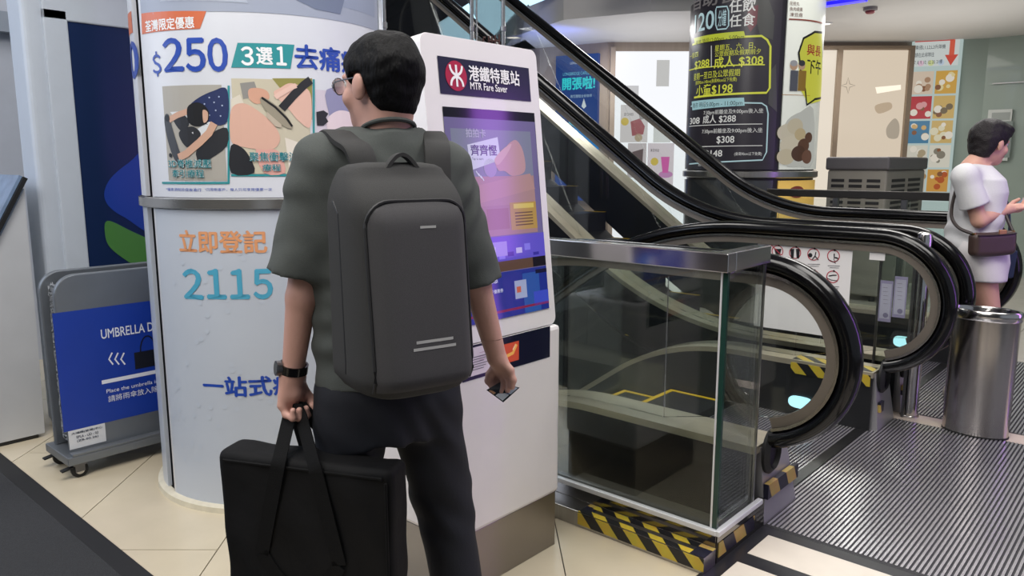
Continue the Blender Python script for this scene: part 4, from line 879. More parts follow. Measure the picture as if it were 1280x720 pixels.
# wall panels right of the board
MB().hexa(*[[rfz(*q, z) for q in ((rC+1.42, 9.14), (rC+1.9, 8.70), (rC+1.9, 8.66), (rC+1.42, 9.10))] for z in (0, ZC)]).build('trim_6', M('dark_glass_panel', '6f7a78', .15, .2), None)['kind'] = 'structure'
for z in (2.35,):
    MB().bar(rfz(rC+.82, 9.70, z), rfz(rC+4.2, 6.56, z), .02, .012).build('trim_7', STEEL, None)['kind'] = 'structure'
a = rfz(rC+1.25, 9.31, 0)
root = thing('wall_notice', 'small framed notice on the grey wall behind the woman', 'picture frame', (a[0], a[1], 1.2))
fu = np.array(rfz(rC+4.2, 6.6, 0)-rfz(rC+.78, 9.78, 0)); fu /= np.linalg.norm(fu); p5 = plane_print(root, rfz(rC+.78, 9.78, 0)+np.cross(fu, (0, 0, 1))*.02, fu, (0, 0, 1))
panel(root, p5, 1236, 137, 1266, 201, M('frame_white', 'c8ccc8', .4), 'frame', .03); p6 = plane_print(root, rfz(rC+.78, 9.78, 0)+np.cross(fu, (0, 0, 1))*.052, fu, (0, 0, 1)); p6.rect(1240, 141, 1262, 150, P_('9aa09c'), 'sheet', .001); p6.rect(1240, 152, 1262, 197, P_('7c8682'), 'sheet', .001)
# air cooler
K = pf(1110, 205, 7.6); kl = pl(1035, 205, 1, K[1]); kr = pl(1157, 205, 0, K[0]); zt = pf(1110, 196, 7.6)[2]
root = thing('air_cooler', 'tall grey air cooler with louvred sides behind the escalator rail', 'air cooler', ((kl[0]+K[0])/2, (K[1]+kr[1])/2, 0))
CG = M('cooler_grey', '8b8880', .5, var=.03); CG2 = M('cooler_top', '5f5d60', .5)
bx((kl[0], K[1], .06), (K[0], kr[1], zt-.13)).build('body', CG, root, bevel=.02); bx((kl[0]-.02, K[1]-.02, zt-.13), (K[0]+.02, kr[1]+.02, zt)).build('lid', CG2, root, bevel=.02)
def louvres(face, n, span):
    for c_ in range(3 if face == 0 else 2):
        g = thing('x', None, None) if 0 else None
        for i in range(n):
            z = zt-.22-.055*i
            if face == 0:
                wd = (K[0]-kl[0]); x0 = kl[0]+wd*(.08+.30*c_); bx((x0, K[1]-.004, z-.03), (x0+wd*.22, K[1]+.004, z)).build('vent_slot', M('slot_dark', '1f1f22', .7), root)
            else:
                wd = (kr[1]-K[1]); y0 = K[1]+wd*(.12+.42*c_); bx((K[0]-.004, y0, z-.03), (K[0]+.004, y0+wd*.33, z)).build('vent_slot', M('slot_dark', '1f1f22', .7), root)
louvres(0, 12, 0); louvres(1, 12, 0)
for x in (kl[0]+.08, K[0]-.08):
    for y in (K[1]+.08, kr[1]-.08): MB().lathe([(.03, 0), (.03, .065)], (x, y, 0), 14).build('foot', BLACKM, root)
# guard rail between cooler and escalator
z = pl(1090, 243.5, 1, 6.42)[2]; xa, xb = pl(960, 243, 1, 6.42)[0], pl(1240, 243, 1, 6.42)[0]
root = thing('guard_rail', 'dark flat-topped guard rail beyond the farther escalator', 'railing', ((xa+xb)/2, 6.42, 0))
bx((xa, 6.39, z-.03), (xb, 6.45, z+.03)).build('top_bar', M('rail_dark', '3c3a38', .3, .6), root, bevel=.004)
for i in range(4):
    x = xa+.06+(xb-xa-.12)*i/3; bx((x-.02, 6.40, 0), (x+.02, 6.44, z-.03)).build('post', STEEL_D, root)
for i in range(3):
    x0 = xa+.1+(xb-xa-.12)*i/3; bx((x0, 6.414, .08), (x0+(xb-xa-.12)/3-.08, 6.426, z-.04)).build('glass_panel', GLASS, root)
# ------------------------------------------------------------------ overhead crossing escalator, hanging rods
Yt = 6.6; q0 = pl(515, 50, 1, Yt+.7)-(0, .7, 0); q1 = pl(592, 0, 1, Yt+.7)-(0, .7, 0); dq = (q1-q0)/np.linalg.norm(q1-q0)
root = thing('overhead_escalator', 'dark underside of an upper escalator crossing above the kiosk', 'escalator', (q0[0], Yt+.6, q0[2]))
e0 = q0-dq*.0; e1 = q1+dq*.6; nv = np.array((-dq[2], 0, dq[0])); nv = nv if nv[2] > 0 else -nv
lf = np.array((-1.1, 0, 0))
MB().hexa([e0, e1, e1+np.array((0, .7, 0)), e0+np.array((0, .7, 0))], [e0+nv*.8+lf*.0, e1+nv*.8, e1+nv*.8+np.array((0, .7, 0)), e0+nv*.8+np.array((0, .7, 0))]).build('truss', M('truss_dark', '232326', .5, var=.25, vs=4), root)
MB().hexa([e0+lf, e0, e0+np.array((0, .7, 0)), e0+lf+np.array((0, .7, 0))], [e0+lf+(0, 0, 1.5), e0+(0, 0, 1.5), e0+(0, .7, 1.5), e0+lf+(0, .7, 1.5)]).build('landing_box', M('truss_dark2', '1c1d20', .4, var=.25, vs=4), root)
for k in range(3): MB().bar(e0+nv*(.03+.16*k)-(0, .012, 0), e1+nv*(.03+.16*k)-(0, .012, 0), .02, .03).build('edge_strip', M('strip_dark', '3b3a3a', .35, .4), root)
GP = M('grey_cladding', '7d7b79', .45, var=.05); Yg = Yt-.05
for quad_ in (((511, -8), (533, -8), (543, 50), (519, 50)), ((534.5, -8), (540, -8), (548.5, 50), (544.5, 50))):
    pts = [pl(x, y, 1, Yg) for x, y in quad_]; MB().hexa([p for p in pts], [p+np.array((0, .04, 0)) for p in pts]).build('cladding_panel', GP, root)
pa = [pl(*q, 1, Yg-.03) for q in ((512, -4), (506, 6), (502, 16), (500, 27), (499.5, 40))]; MB().tube(pa, .012, 8).build('curved_trim', BRONZE, root, smooth=True)
def rod(px, f, r, label, y0=62, z1=4.6):
    b = pf(px, y0, f); o = thing('steel_rod', label, 'rod', (b[0], b[1], b[2])); 
    MB().tube([(b[0], b[1], .0 if f < 5 else 1.1), (b[0], b[1], z1)], r, 12).build('shaft', STEEL_F, o, smooth=True)
    MB().lathe([(r*1.5, 0), (r*1.5, .03)], (b[0], b[1], b[2]+.12), 12).build('collar', STEEL, o)
rod(629, 5.4, .0135, 'steel rod rising above the right part of the kiosk'); rod(590, 5.4, .013, 'thicker of two close steel rods above the kiosk'); rod(596, 5.7, .006, 'thin rod beside the thicker rod above the kiosk')
rod(481, 4.6, .012, 'upright steel rod beside the round column')
b = pf(607, 56, 5.0); root = thing('wire_bracket', 'small brown metal bracket showing above the kiosk top', 'bracket', b)
BR = M('rust_brown', '4a2a22', .5)
for x0, x1, y0, y1 in ((604, 604, 48, 64), (604, 607, 47, 47), (611, 611, 45, 64), (615, 615, 45, 64), (619, 619, 44, 64), (611, 624, 51, 51), (624, 624, 43, 64), (611, 624, 58, 58)):
    MB().tube([pf(x0, y0, 5.0), pf(x1+.01, y1, 5.0)], .006, 6).build('wire', BR, root)
MB().tube([pf(604, 63, 5.0), pf(624, 63, 5.0)], .008, 6).build('wire', BR, root); MB().tube([pf(613, 64, 5.0), (pf(613, 64, 5.0)[0], pf(613, 64, 5.0)[1], 1.0)], .008, 6).build('stem', BR, root)
# ------------------------------------------------------------------ people: smooth blended bodies meshed on a grid
def _n(v): v = np.array(v, float); return v/np.linalg.norm(v)
def cap(a, b, ra, rb):
    a = np.array(a, np.float32); b = np.array(b, np.float32); d = b-a; L = float(d@d)+1e-9
    def f(P):
        t = np.clip(((P-a)@d)/L, 0, 1); return np.linalg.norm(P-a-t[:, None]*d, axis=1)-(ra+(rb-ra)*t)
    return f
def ell(c, r, R=None):
    c = np.array(c, np.float32); r = np.array(r, np.float32)
    def f(P):
        q = P-c
        if R is not None: q = q@np.array(R, np.float32)
        k0 = np.linalg.norm(q/r, axis=1); k1 = np.linalg.norm(q/(r*r), axis=1)+1e-9; return k0*(k0-1)/k1
    return f
def loft(secs, yaw, c=(0, 0)):          # elliptical sections (z, rx, ry, fwd offset) about a vertical axis turned by yaw
    S = np.array(secs, np.float32); cy, sy = math.cos(yaw), math.sin(yaw)
    def f(P):
        x = P[:, 0]-c[0]; y = P[:, 1]-c[1]; z = P[:, 2]
        u = x*cy+y*sy; v = -x*sy+y*cy
        rx = np.interp(z, S[:, 0], S[:, 1]); ry = np.interp(z, S[:, 0], S[:, 2]); of = np.interp(z, S[:, 0], S[:, 3])
        d = (np.sqrt((u/rx)**2+((v-of)/ry)**2)-1)*np.minimum(rx, ry)
        return np.maximum(d, np.maximum(S[0, 0]-z, z-S[-1, 0]))
    return f
def smin(a, b, k):
    h = np.clip(.5+.5*(b-a)/k, 0, 1); return b+(a-b)*h-k*h*(1-h)
def blend(fs, k=.02):
    def f(P):
        d = fs[0](P)
        for g in fs[1:]:
            kk = k
            if isinstance(g, tuple): g, kk = g
            d = smin(d, g(P), kk)
        return d
    return f
def surf(f, lo, hi, h):
    """surface nets"""
    lo = np.array(lo, float); hi = np.array(hi, float); N = np.maximum(((hi-lo)/h).astype(int)+1, 4)
    ax = [lo[i]+h*np.arange(N[i]) for i in range(3)]
    D = np.empty(N, np.float32)
    for i in range(0, N[0], 8):
        g = np.stack(np.meshgrid(ax[0][i:i+8], ax[1], ax[2], indexing='ij'), -1).reshape(-1, 3).astype(np.float32)
        D[i:i+8] = f(g).reshape(-1, N[1], N[2])
    ins = D < 0; c = [(i, j, k) for i in (0, 1) for j in (0, 1) for k in (0, 1)]
    cnt = sum(ins[a:N[0]-1+a, b:N[1]-1+b, e:N[2]-1+e].astype(np.int8) for a, b, e in c)
    act = (cnt > 0) & (cnt < 8); idx = -np.ones(act.shape, np.int64); A = np.argwhere(act); idx[act] = np.arange(len(A))
    acc = np.zeros((len(A), 3)); num = np.zeros(len(A))
    for i, p in enumerate(c):
        for ax_ in range(3):
            if p[ax_]: continue
            q = list(p); q[ax_] = 1
            d0 = D[A[:, 0]+p[0], A[:, 1]+p[1], A[:, 2]+p[2]]; d1 = D[A[:, 0]+q[0], A[:, 1]+q[1], A[:, 2]+q[2]]
            m = (d0 < 0) != (d1 < 0); t = np.where(m, d0/(d0-d1+1e-12), 0); pt = np.tile(np.array(p, float), (len(A), 1)); pt[:, ax_] += t
            acc[m] += pt[m]; num[m] += 1
    V = lo+(A+acc/num[:, None])*h; Fs = []
    for ax_ in range(3):
        o1, o2 = [(1, 2), (2, 0), (0, 1)][ax_]
        sl0 = [slice(1, N[k]-1) for k in range(3)]; sl0[ax_] = slice(0, N[ax_]-1); sl1 = list(sl0); sl1[ax_] = slice(1, N[ax_])
        a = ins[tuple(sl0)]; b = ins[tuple(sl1)]; E = np.argwhere(a != b)
        if not len(E): continue
        flip = a[tuple(E.T)]; E = E+np.array([1 if k != ax_ else 0 for k in range(3)]); e1 = np.eye(3, dtype=int)[o1]; e2 = np.eye(3, dtype=int)[o2]
        q = np.stack([idx[tuple((E-e1-e2).T)], idx[tuple((E-e2).T)], idx[tuple(E.T)], idx[tuple((E-e1).T)]], 1)
        q[~flip] = q[~flip][:, ::-1]; Fs.append(q)
    Fq = np.concatenate(Fs); Fq = Fq[(Fq >= 0).all(1)]
    return V, Fq
def sdf_obj(name, f, boxes, mat, parent=None, loc=None, rz=0, inset=.0):
    """boxes: list of (lo, hi, cell); one object"""
    vs = []; fs = []; o = 0
    for lo, hi, h in boxes:
        V, Q = surf(f, lo, hi, h); vs.append(V); fs.append(Q+o); o += len(V)
    V = np.concatenate(vs); Q = np.concatenate(fs); me = bpy.data.meshes.new(name)
    me.vertices.add(len(V)); me.vertices.foreach_set('co', V.astype(np.float32).ravel())
    me.loops.add(Q.size); me.loops.foreach_set('vertex_index', Q.astype(np.int32).ravel())
    me.polygons.add(len(Q)); me.polygons.foreach_set('loop_start', np.arange(0, Q.size, 4, dtype=np.int32))
    me.update(calc_edges=True); me.validate()
    me.polygons.foreach_set('use_smooth', [True]*len(me.polygons))
    me.materials.append(mat); ob = bpy.data.objects.new(name, me); COL.objects.link(ob)
    if parent is not None: ob.parent = parent
    if loc is not None: ob.location = loc; ob.rotation_euler = (0, 0, rz)
    return ob
def head_sdf(c, yaw, pitch=0, s=1.0):
    """returns (skin sdf list, to-head-coordinates function, rotation)"""
    cy, sy = math.cos(yaw), math.sin(yaw); cp, sp = math.cos(pitch), math.sin(pitch)
    right = np.array((cy, sy, 0)); fw0 = np.array((-sy, cy, 0)); up0 = np.array((0, 0, 1.))
    fw = fw0*cp+up0*sp; up = up0*cp-fw0*sp; R = np.stack([right, fw, up], 1)      # columns
    c = np.array(c, float); T = lambda p: c+R@(np.array(p)*s)
    g = lambda p, r: ell(T(p), np.array(r)*s, R)
    parts = [g((0, -.014, .036), (.074, .094, .083)), (g((0, .022, -.035), (.060, .066, .078)), .03), (g((0, .060, -.088), (.026, .022, .020)), .03),
             (cap(T((0, .088, .005)), T((0, .104, -.026)), .007*s, .0125*s), .014), (g((0, .0905, -.028), (.018, .010, .008)), .008), (g((0, .081, -.056), (.022, .012, .0065)), .007), (g((0, .079, -.067), (.019, .012, .0065)), .007),
             (g((0, .074, .022), (.05, .014, .010)), .015), (g((.042, .055, -.03), (.022, .02, .02)), .02), (g((-.042, .055, -.03), (.022, .02, .02)), .02)]
    for q in (-1, 1): parts += [(g((q*.077, -.008, -.012), (.010, .020, .031)), .006), (g((q*.083, -.014, -.004), (.007, .016, .024)), .004)]
    inv = lambda P: ((P-c.astype(np.float32))@R.astype(np.float32))/s
    return parts, inv, T, R
def noise3(P, f, ph=0):
    x, y, z = P[:, 0]*f, P[:, 1]*f, P[:, 2]*f
    return (np.sin(x+1.7*np.sin(y*.8+ph))+np.sin(y*1.1+1.3*np.sin(z*.9+ph*2))+np.sin(z*1.2+1.5*np.sin(x*.7+ph*3)))/3
def finger(pts, r): return [cap(pts[i], pts[i+1], r[i], r[i+1]) for i in range(len(pts)-1)]
SKINM = M('skin_tan', 'c4988a', .5, var=.05, vs=12, bump=.05, bs=120, spec=.4)
SKINW = M('skin_fair', 'd0a08e', .5, var=.04, vs=12, spec=.4)
HAIR = M('black_hair', '070709', .6, var=.3, vs=60, bump=.5, bs=170, spec=.15, stretch=(1, 1, .25))
TEE = M('grey_green_tee', '464a48', .9, var=.06, vs=220, bump=.15, bs=500)
TRO = M('navy_trousers', '10131d', .85, var=.1, vs=10, bump=.1, bs=400)
# ================================================================== man
D = 1.92; r0 = -.335; MO = rfz(r0, D, 0)
def J(px, py, dy=0):
    p = pf(px, py, D+dy); return np.array((p@RT-r0, dy, p[2]))
YB = math.radians(24); YH = math.radians(55); fbv = np.array((-math.sin(YB), math.cos(YB), 0)); rbv = np.array((math.cos(YB), math.sin(YB), 0))
hc = J(474, 106, .0); hp, hinv, HT, HR = head_sdf(hc, YH, -.04, 1.0)
tc = J(482, 300, .0); txy = (tc[0], tc[1])
ls, rs = J(403, 206, -.06), J(557, 212, .08)
le, lw = J(377, 372, -.08), J(366, 466, -.06)
re, rw = J(596, 356, .09), J(621, 447, .12)
neck0 = HT((0, -.035, -.06)); neck1 = np.array((txy[0], txy[1]-.0, 1.43))
body = hp+[(cap(neck0, neck1, .056, .062), .03), (loft([(.78, .16, .10, 0), (1.1, .165, .10, 0), (1.3, .17, .10, 0), (1.42, .06, .05, 0)], YB, txy), .03)]
body += [(cap(ls, le, .048, .037), .03), (cap(le, lw, .0375, .0265), .010), (cap(rs, re, .048, .037), .03), (cap(re, rw, .0375, .0265), .010)]
# left hand: a fist round the bag handle
gx_ = _n((.55, .80, .0)); cur = _n((.80, -.55, 0)); dn = np.array((0, 0, -1.))
kc = J(364.5, 503, -.06)
body += [(cap(lw, lw*.35+kc*.65, .026, .030), .02)]
for i, (o, L, rr) in enumerate(((.031, .034, .0092), (.011, .037, .0098), (-.010, .035, .0094), (-.029, .029, .0082))):
    k0 = kc+gx_*o+dn*.000; k1 = k0+dn*L*.75+cur*.012; k2 = k1+cur*.026+dn*.004; k3 = k2-dn*.020+cur*.002
    body += [(cap(lw+gx_*o*.6, k0, .016, .0125), .014)]+[(q, .006) for q in finger([k0, k1, k2, k3], [rr*1.15, rr*1.05, rr, rr*.85])]
th = [kc+gx_*.028+dn*(-.030)+cur*.010, kc+gx_*.046+dn*.002+cur*.022, kc+gx_*.034+dn*.026+cur*.040]
body += [(q, .010) for q in finger(th, [.014, .011, .0088])]
grip = kc+dn*.014+cur*.019
# right hand: relaxed, fingers and thumb pinching a card
def HR_(px, py, dy=.12): return J(px, py, dy)
rk = [HR_(637.5, 463, .105), HR_(634, 465, .12), HR_(629, 467, .135), HR_(624.5, 467.5, .15)]
rm = [HR_(641.5, 475, .10), HR_(637, 479, .115), HR_(630.5, 481, .13), HR_(622, 480, .145)]
rt_ = [HR_(640, 484, .10), HR_(634.5, 488, .11), HR_(627, 489.5, .122), HR_(616, 484.5, .14)]
for i in range(4):
    body += [(cap(rw, rk[i], .017, .0125), .014)]+[(q, .005) for q in finger([rk[i], rm[i], rt_[i]], [.0105, .0094, .0078])]
body += [(q, .010) for q in finger([HR_(620, 456, .14), HR_(612.5, 468, .15), HR_(610.5, 476, .15), HR_(614, 481, .145)], [.013, .0105, .0092, .008])]
lh, rh = J(443, 500, -.03), J(527, 500, .04); lk, la = J(432, 632, -.02), J(428, 778, -.06); rkn, ra = J(551, 612, .10), J(584, 768, .03)
la[2] = .09; ra[2] = .09
body += [(cap(lh, lk, .07, .05), .03), (cap(lk, la, .05, .035), .02), (cap(rh, rkn, .07, .05), .03), (cap(rkn, ra, .05, .035), .02), (cap(la, la+np.array((-.03, .12, -.05)), .035, .03), .02), (cap(ra, ra+np.array((-.03, .12, -.05)), .035, .03), .02)]
bf = blend(body, .02)
_b = [(hc-.135, hc+.135, .0042), (np.minimum(lw, kc)-.075, np.maximum(lw, kc)+.075, .0032), (np.minimum(rw, rt_[1])-.06, np.maximum(rw, rt_[1])+.06, .003), (np.minimum(le, lw)-.06, np.maximum(le, lw)+.06, .006), (np.minimum(re, rw)-.06, np.maximum(re, rw)+.06, .006)]
# body rebuilt as chunks: coarse trunk and legs (under clothing), fine head, arms and hands
def person_mesh(name, f, coarse, fine, mat, loc):
    """coarse grid everywhere except inside the fine boxes; the pieces meet along the box faces"""
    parts = []
    lo, hi, h = coarse
    Vc, Qc = surf(f, lo, hi, h); keep = np.ones(len(Qc), bool); cen = Vc[Qc].mean(1)
    for a, b, hh in fine: keep &= ~((cen > np.array(a)+hh*1.5) & (cen < np.array(b)-hh*1.5)).all(1)
    parts.append((Vc, Qc[keep]))
    for i, (a, b, hh) in enumerate(fine):
        Vf, Qf = surf(f, a, b, hh); c = Vf[Qf].mean(1); k = np.ones(len(Qf), bool)
        for a2, b2, h2 in fine[:i]: k &= ~((c > np.array(a2)+h2*1.5) & (c < np.array(b2)-h2*1.5)).all(1)
        parts.append((Vf, Qf[k]))
    V = np.concatenate([p[0] for p in parts]); o = 0; Q = []
    for v, q in parts: Q.append(q+o); o += len(v)
    Q = np.concatenate(Q); me = bpy.data.meshes.new(name)
    used = np.unique(Q); remap = np.zeros(len(V), np.int64); remap[used] = np.arange(len(used)); V = V[used]; Q = remap[Q]
    me.vertices.add(len(V)); me.vertices.foreach_set('co', V.astype(np.float32).ravel()); me.loops.add(Q.size); me.loops.foreach_set('vertex_index', Q.astype(np.int32).ravel())
    me.polygons.add(len(Q)); me.polygons.foreach_set('loop_start', np.arange(0, Q.size, 4, dtype=np.int32)); me.update(calc_edges=True); me.validate()
    me.polygons.foreach_set('use_smooth', [True]*len(me.polygons)); me.materials.append(mat)
    ob = bpy.data.objects.new(name, me); COL.objects.link(ob); ob.location = loc; ob.rotation_euler = (0, 0, YAW); return ob
fine = [_b[1], _b[2], _b[0], _b[3], _b[4]]
man = person_mesh('person', bf, ((-.45, -.30, .03), (.45, .40, 1.72), .010), fine, SKINM, MO)
tag(man, 'man in grey green t-shirt and navy trousers seen from behind, holding a black bag', 'person')
# hair
def hair_f(P):
    q = hinv(P)
    d = np.minimum(ell((0, -.020, .040), (.088, .104, .091))(q), ell((0, -.045, -.005), (.074, .070, .085))(q))
    d = smin(ell((0, -.018, .038), (.088, .106, .086))(q), ell((0, -.045, -.008), (.073, .066, .084))(q), .03)
    d = d-.004*noise3(q, 55)-.0025*noise3(q, 130, 1)
    line = np.interp(q[:, 1], [-.14, -.07, -.034, -.024, .012, .03, .05, .08, .13], [-.092, -.088, -.05, .020, .022, -.004, .045, .058, .060])
    line = np.where((np.abs(q[:, 0]) < .05) & (q[:, 1] < 0), -.092, line)
    return np.maximum(d, (line-q[:, 2])*.75)
sdf_obj('hair', hair_f, [(hc-.14, hc+.14, .0042)], HAIR, man)
# eyes, brows, glasses
def eyes(parent, T, R, s=1):
    for q in (-1, 1):
        c = T((q*.031, .070, .006)); mb = MB(); mb.lathe([(.0125*math.sin(a), -.0125*math.cos(a)) for a in np.linspace(.05, math.pi-.05, 9)], c, 12); mb.build('eye', M('eye_white', 'd8d4d0', .3), parent, smooth=True, local=True)
        c2 = T((q*.031, .0795, .006)); mb = MB(); mb.lathe([(.0055*math.sin(a), -.0055*math.cos(a)) for a in np.linspace(.05, math.pi-.05, 7)], c2, 10); mb.build('iris', M('eye_dark', '1a1210', .2), parent, smooth=True, local=True)
        MB().tube([T((q*.046, .070, .024)), T((q*.032, .082, .029)), T((q*.014, .084, .026))], .0035, 6).build('eyebrow', HAIR, parent, local=True)
eyes(man, HT, HR)
gl = MB()
for q in (-1, 1):
    gl.tube([HT((q*.034+.024*math.cos(a), .106-.010*abs(math.cos(a)*(1 if q*math.cos(a) > 0 else 0)), .003+.020*math.sin(a))) for a in np.linspace(0, 2*math.pi, 20, endpoint=False)], .0016, 6, closed=True)
    gl.tube([HT((q*.058, .096, .008)), HT((q*.078, .06, .008)), HT((q*.083, .0, .010)), HT((q*.082, -.02, .0))], .0018, 6)
gl.tube([HT((-.010, .106, .005)), HT((0, .109, .008)), HT((.010, .106, .005))], .0015, 6)
go = gl.build('glasses', M('glasses_metal', '4a4a4e', .3, .8), man, local=True)
for q in (-1, 1):
    MB().add([HT((q*.034+.023*math.cos(a), .105, .003+.019*math.sin(a))) for a in np.linspace(0, 2*math.pi, 16, endpoint=False)], [tuple(range(16))]).build('lens', GLASS, go, local=True)
# t-shirt
def sleeve(s, e, r0_, r1_, hem):
    d = _n(np.array(e)-np.array(s)); hp_ = np.array(hem, np.float32); c = cap(np.array(s), np.array(s)+d*.36, r0_, r1_)
    return lambda P: np.maximum(c(P), ((P-hp_)@d.astype(np.float32)))
torso = loft([(.85, .184, .118, 0), (.93, .185, .116, 0), (1.08, .190, .118, 0), (1.22, .198, .118, 0), (1.33, .198, .112, -.005), (1.395, .172, .100, -.01), (1.445, .118, .084, -.012), (1.470, .085, .074, -.012)], YB, txy)
lhem, rhem = J(366, 343, -.09), J(595, 354, .10)
slL = sleeve(ls+np.array((-.005, 0, .005)), le+np.array((-.02, 0, 0)), .066, .078, lhem); slR = sleeve(rs+np.array((.0, 0, .005)), re, .064, .070, rhem)
shp = [torso, (slL, .035), (slR, .035), (cap(np.array((*txy, 1.43))-rbv*.06, ls+np.array((.01, 0, .012)), .062, .058), .03), (cap(np.array((*txy, 1.43))+rbv*.06, rs+np.array((-.01, 0, .012)), .062, .058), .03)]
nk = neck1+(neck0-neck1)*.62; shp += [(cap(np.array((*txy, 1.42)), nk-np.array((0, 0, .052)), .085, .066), .03)]
sh0 = blend(shp, .03)
nb = np.array((*txy, 1.47))
def shirt_f(P):
    d = sh0(P); z = P[:, 2]
    w = np.exp(-((z-.93)/.16)**2); d = d-.003*w*np.sin(80*z+30*P[:, 0]+5*noise3(P, 16))-.003*noise3(P, 24)-.0022*noise3(P, 60, 2)
    for s_, e_ in ((ls, lhem), (rs, rhem)):     # creases across the sleeves
        dd_ = _n(e_-s_).astype(np.float32); t = (P-s_.astype(np.float32))@dd_; r = np.linalg.norm(P-s_.astype(np.float32)-t[:, None]*dd_, axis=1)
        d = d-.0028*np.exp(-((r-.07)/.05)**2)*np.exp(-((t-.10)/.09)**2)*np.sin(55*t+45*P[:, 0]+60*P[:, 1]+4*noise3(P, 18))
    return d
sdf_obj('t_shirt', shirt_f, [((-.42, -.30, .79), (.42, .36, 1.49), .0062)], TEE, man)
# collar rib
mb = MB(); mb.tube([nk-np.array((0, 0, .010))+rbv*.064*math.cos(a)+fbv*.066*math.sin(a)+np.array((0, 0, -.02*math.sin(a))) for a in np.linspace(0, 2*math.pi, 28, endpoint=False)], .0055, 8, closed=True); mb.build('collar', TEE, man, smooth=True, local=True)
# trousers
pel = J(484, 495, 0)
tr0 = blend([loft([(.70, .158, .11, 0), (.78, .170, .112, 0), (.84, .166, .106, 0), (.90, .150, .095, 0)], YB, (pel[0], pel[1])), (cap(lh+np.array((-.005, 0, .02)), lk, .098, .080), .03), (cap(lk, la, .080, .066), .02), (cap(rh+np.array((.0, 0, .02)), rkn, .100, .081), .03), (cap(rkn, ra, .081, .062), .02)], .03)
def tro_f(P):
    d = tr0(P); z = P[:, 2]
    w = np.exp(-((z-.70)/.10)**2)+.9*np.exp(-((z-.46)/.09)**2)+.6*np.exp(-((z-.13)/.08)**2)
    d = d-.0034*w*np.sin(50*z+60*P[:, 0]+35*P[:, 1]+5*noise3(P, 11))-.0035*noise3(P, 15, 3)-.002*noise3(P, 40, 1)
    return np.maximum(d, .075-z)
sdf_obj('trousers', tro_f, [((-.36, -.26, .06), (.40, .34, .95), .0075)], TRO, man)
def shoe(parent, a, col, fdir, s=1):
    t = np.array((fdir[0], fdir[1], 0)); t = _n(t); a = np.array(a); Rr = np.stack([np.array((t[1], -t[0], 0)), t, np.array((0, 0, 1.))], 1)
    c = np.array((a[0], a[1], 0))+t*.05*s
    f0 = blend([ell(c+(0, 0, .03), np.array((.048, .145, .045))*s, Rr), (ell(c-t*.07*s+np.array((0, 0, .055)), np.array((.043, .065, .06))*s, Rr), .03)], .02)
    return sdf_obj('shoe', lambda P: np.maximum(f0(P), .002-P[:, 2]), [(c-np.array((.2, .2, c[2]+.01)), c+np.array((.2, .2, .15)), .008)], M('shoe_'+col, col, .5), parent)
shoe(man, la, '1a1a1c', fbv); shoe(man, ra, '1a1a1c', fbv)
# wristwatch
wc = lw*.93+le*.07; wd = _n(lw-le); wu = _n(np.cross(wd, (0, 1, 0))); wv = np.cross(wd, wu)
mb = MB(); ring = [(wc+(wu*math.cos(a)+wv*math.sin(a))*.0335) for a in np.linspace(0, 2*math.pi, 28, endpoint=False)]
mb.sweep(ring, [(-.011, -.002), (.011, -.002), (.011, .0025), (-.011, .0025)], up=tuple(wd), closed=True); wo = mb.build('wristwatch', BLACK, man, smooth=True, local=True)
fd = _n((-.85, -.5, 0)); fd = _n(fd-wd*(fd@wd)); fs_ = np.cross(wd, fd)
mb = MB(); pts = [(.019*math.cos(a), .019*math.sin(a)) for a in np.linspace(0, 2*math.pi, 24, endpoint=False)]
mb.prism(pts, lambda u, v: wc+fd*.031+wd*u+fs_*v, lambda u, v: wc+fd*.044+wd*u+fs_*v); wf = mb.build('watch_case', STEEL_D, wo, local=True)
mb = MB(); mb.prism([(u*.8, v*.8) for u, v in pts], lambda u, v: wc+fd*.044+wd*u+fs_*v, lambda u, v: wc+fd*.0446+wd*u+fs_*v); mb.build('watch_face', M('watch_face', '1c2226', .1), wo, local=True)
# held card
cq = [(608, 487.5), (624, 478), (649.5, 484.5), (629, 503)]; dyc = [.125, .135, .115, .105]
root = thing('travel_card', 'small dark printed card held in the right hand of the man', 'card', MO, rz=YAW)
cv = [J(x, y, d) for (x, y), d in zip(cq, dyc)]; nn_ = _n(np.cross(cv[1]-cv[0], cv[3]-cv[0])); nn_ = nn_ if nn_[1] < 0 else -nn_
MB().hexa([p-nn_*.0008 for p in cv], cv).build('card', M('card_dark', '2b3038', .25), root, local=True)
cb = lambda u, v, w: (cv[0]*(1-u)+cv[1]*u)*(1-v)+(cv[3]*(1-u)+cv[2]*u)*v+nn_*w
for u0, v0, u1, v1, c in ((.05, .5, .45, .92, 'd8dfe8'), (.5, .55, .95, .95, '9fb0c4'), (.05, .1, .35, .4, 'c89a70'), (.45, .62, .75, .85, '3c66b8')):
    MB().add([cb(u0, v0, .0008), cb(u1, v0, .0008), cb(u1, v1, .0008), cb(u0, v1, .0008)], [(0, 1, 2, 3)]).build('card_print', P_(c), root, local=True)
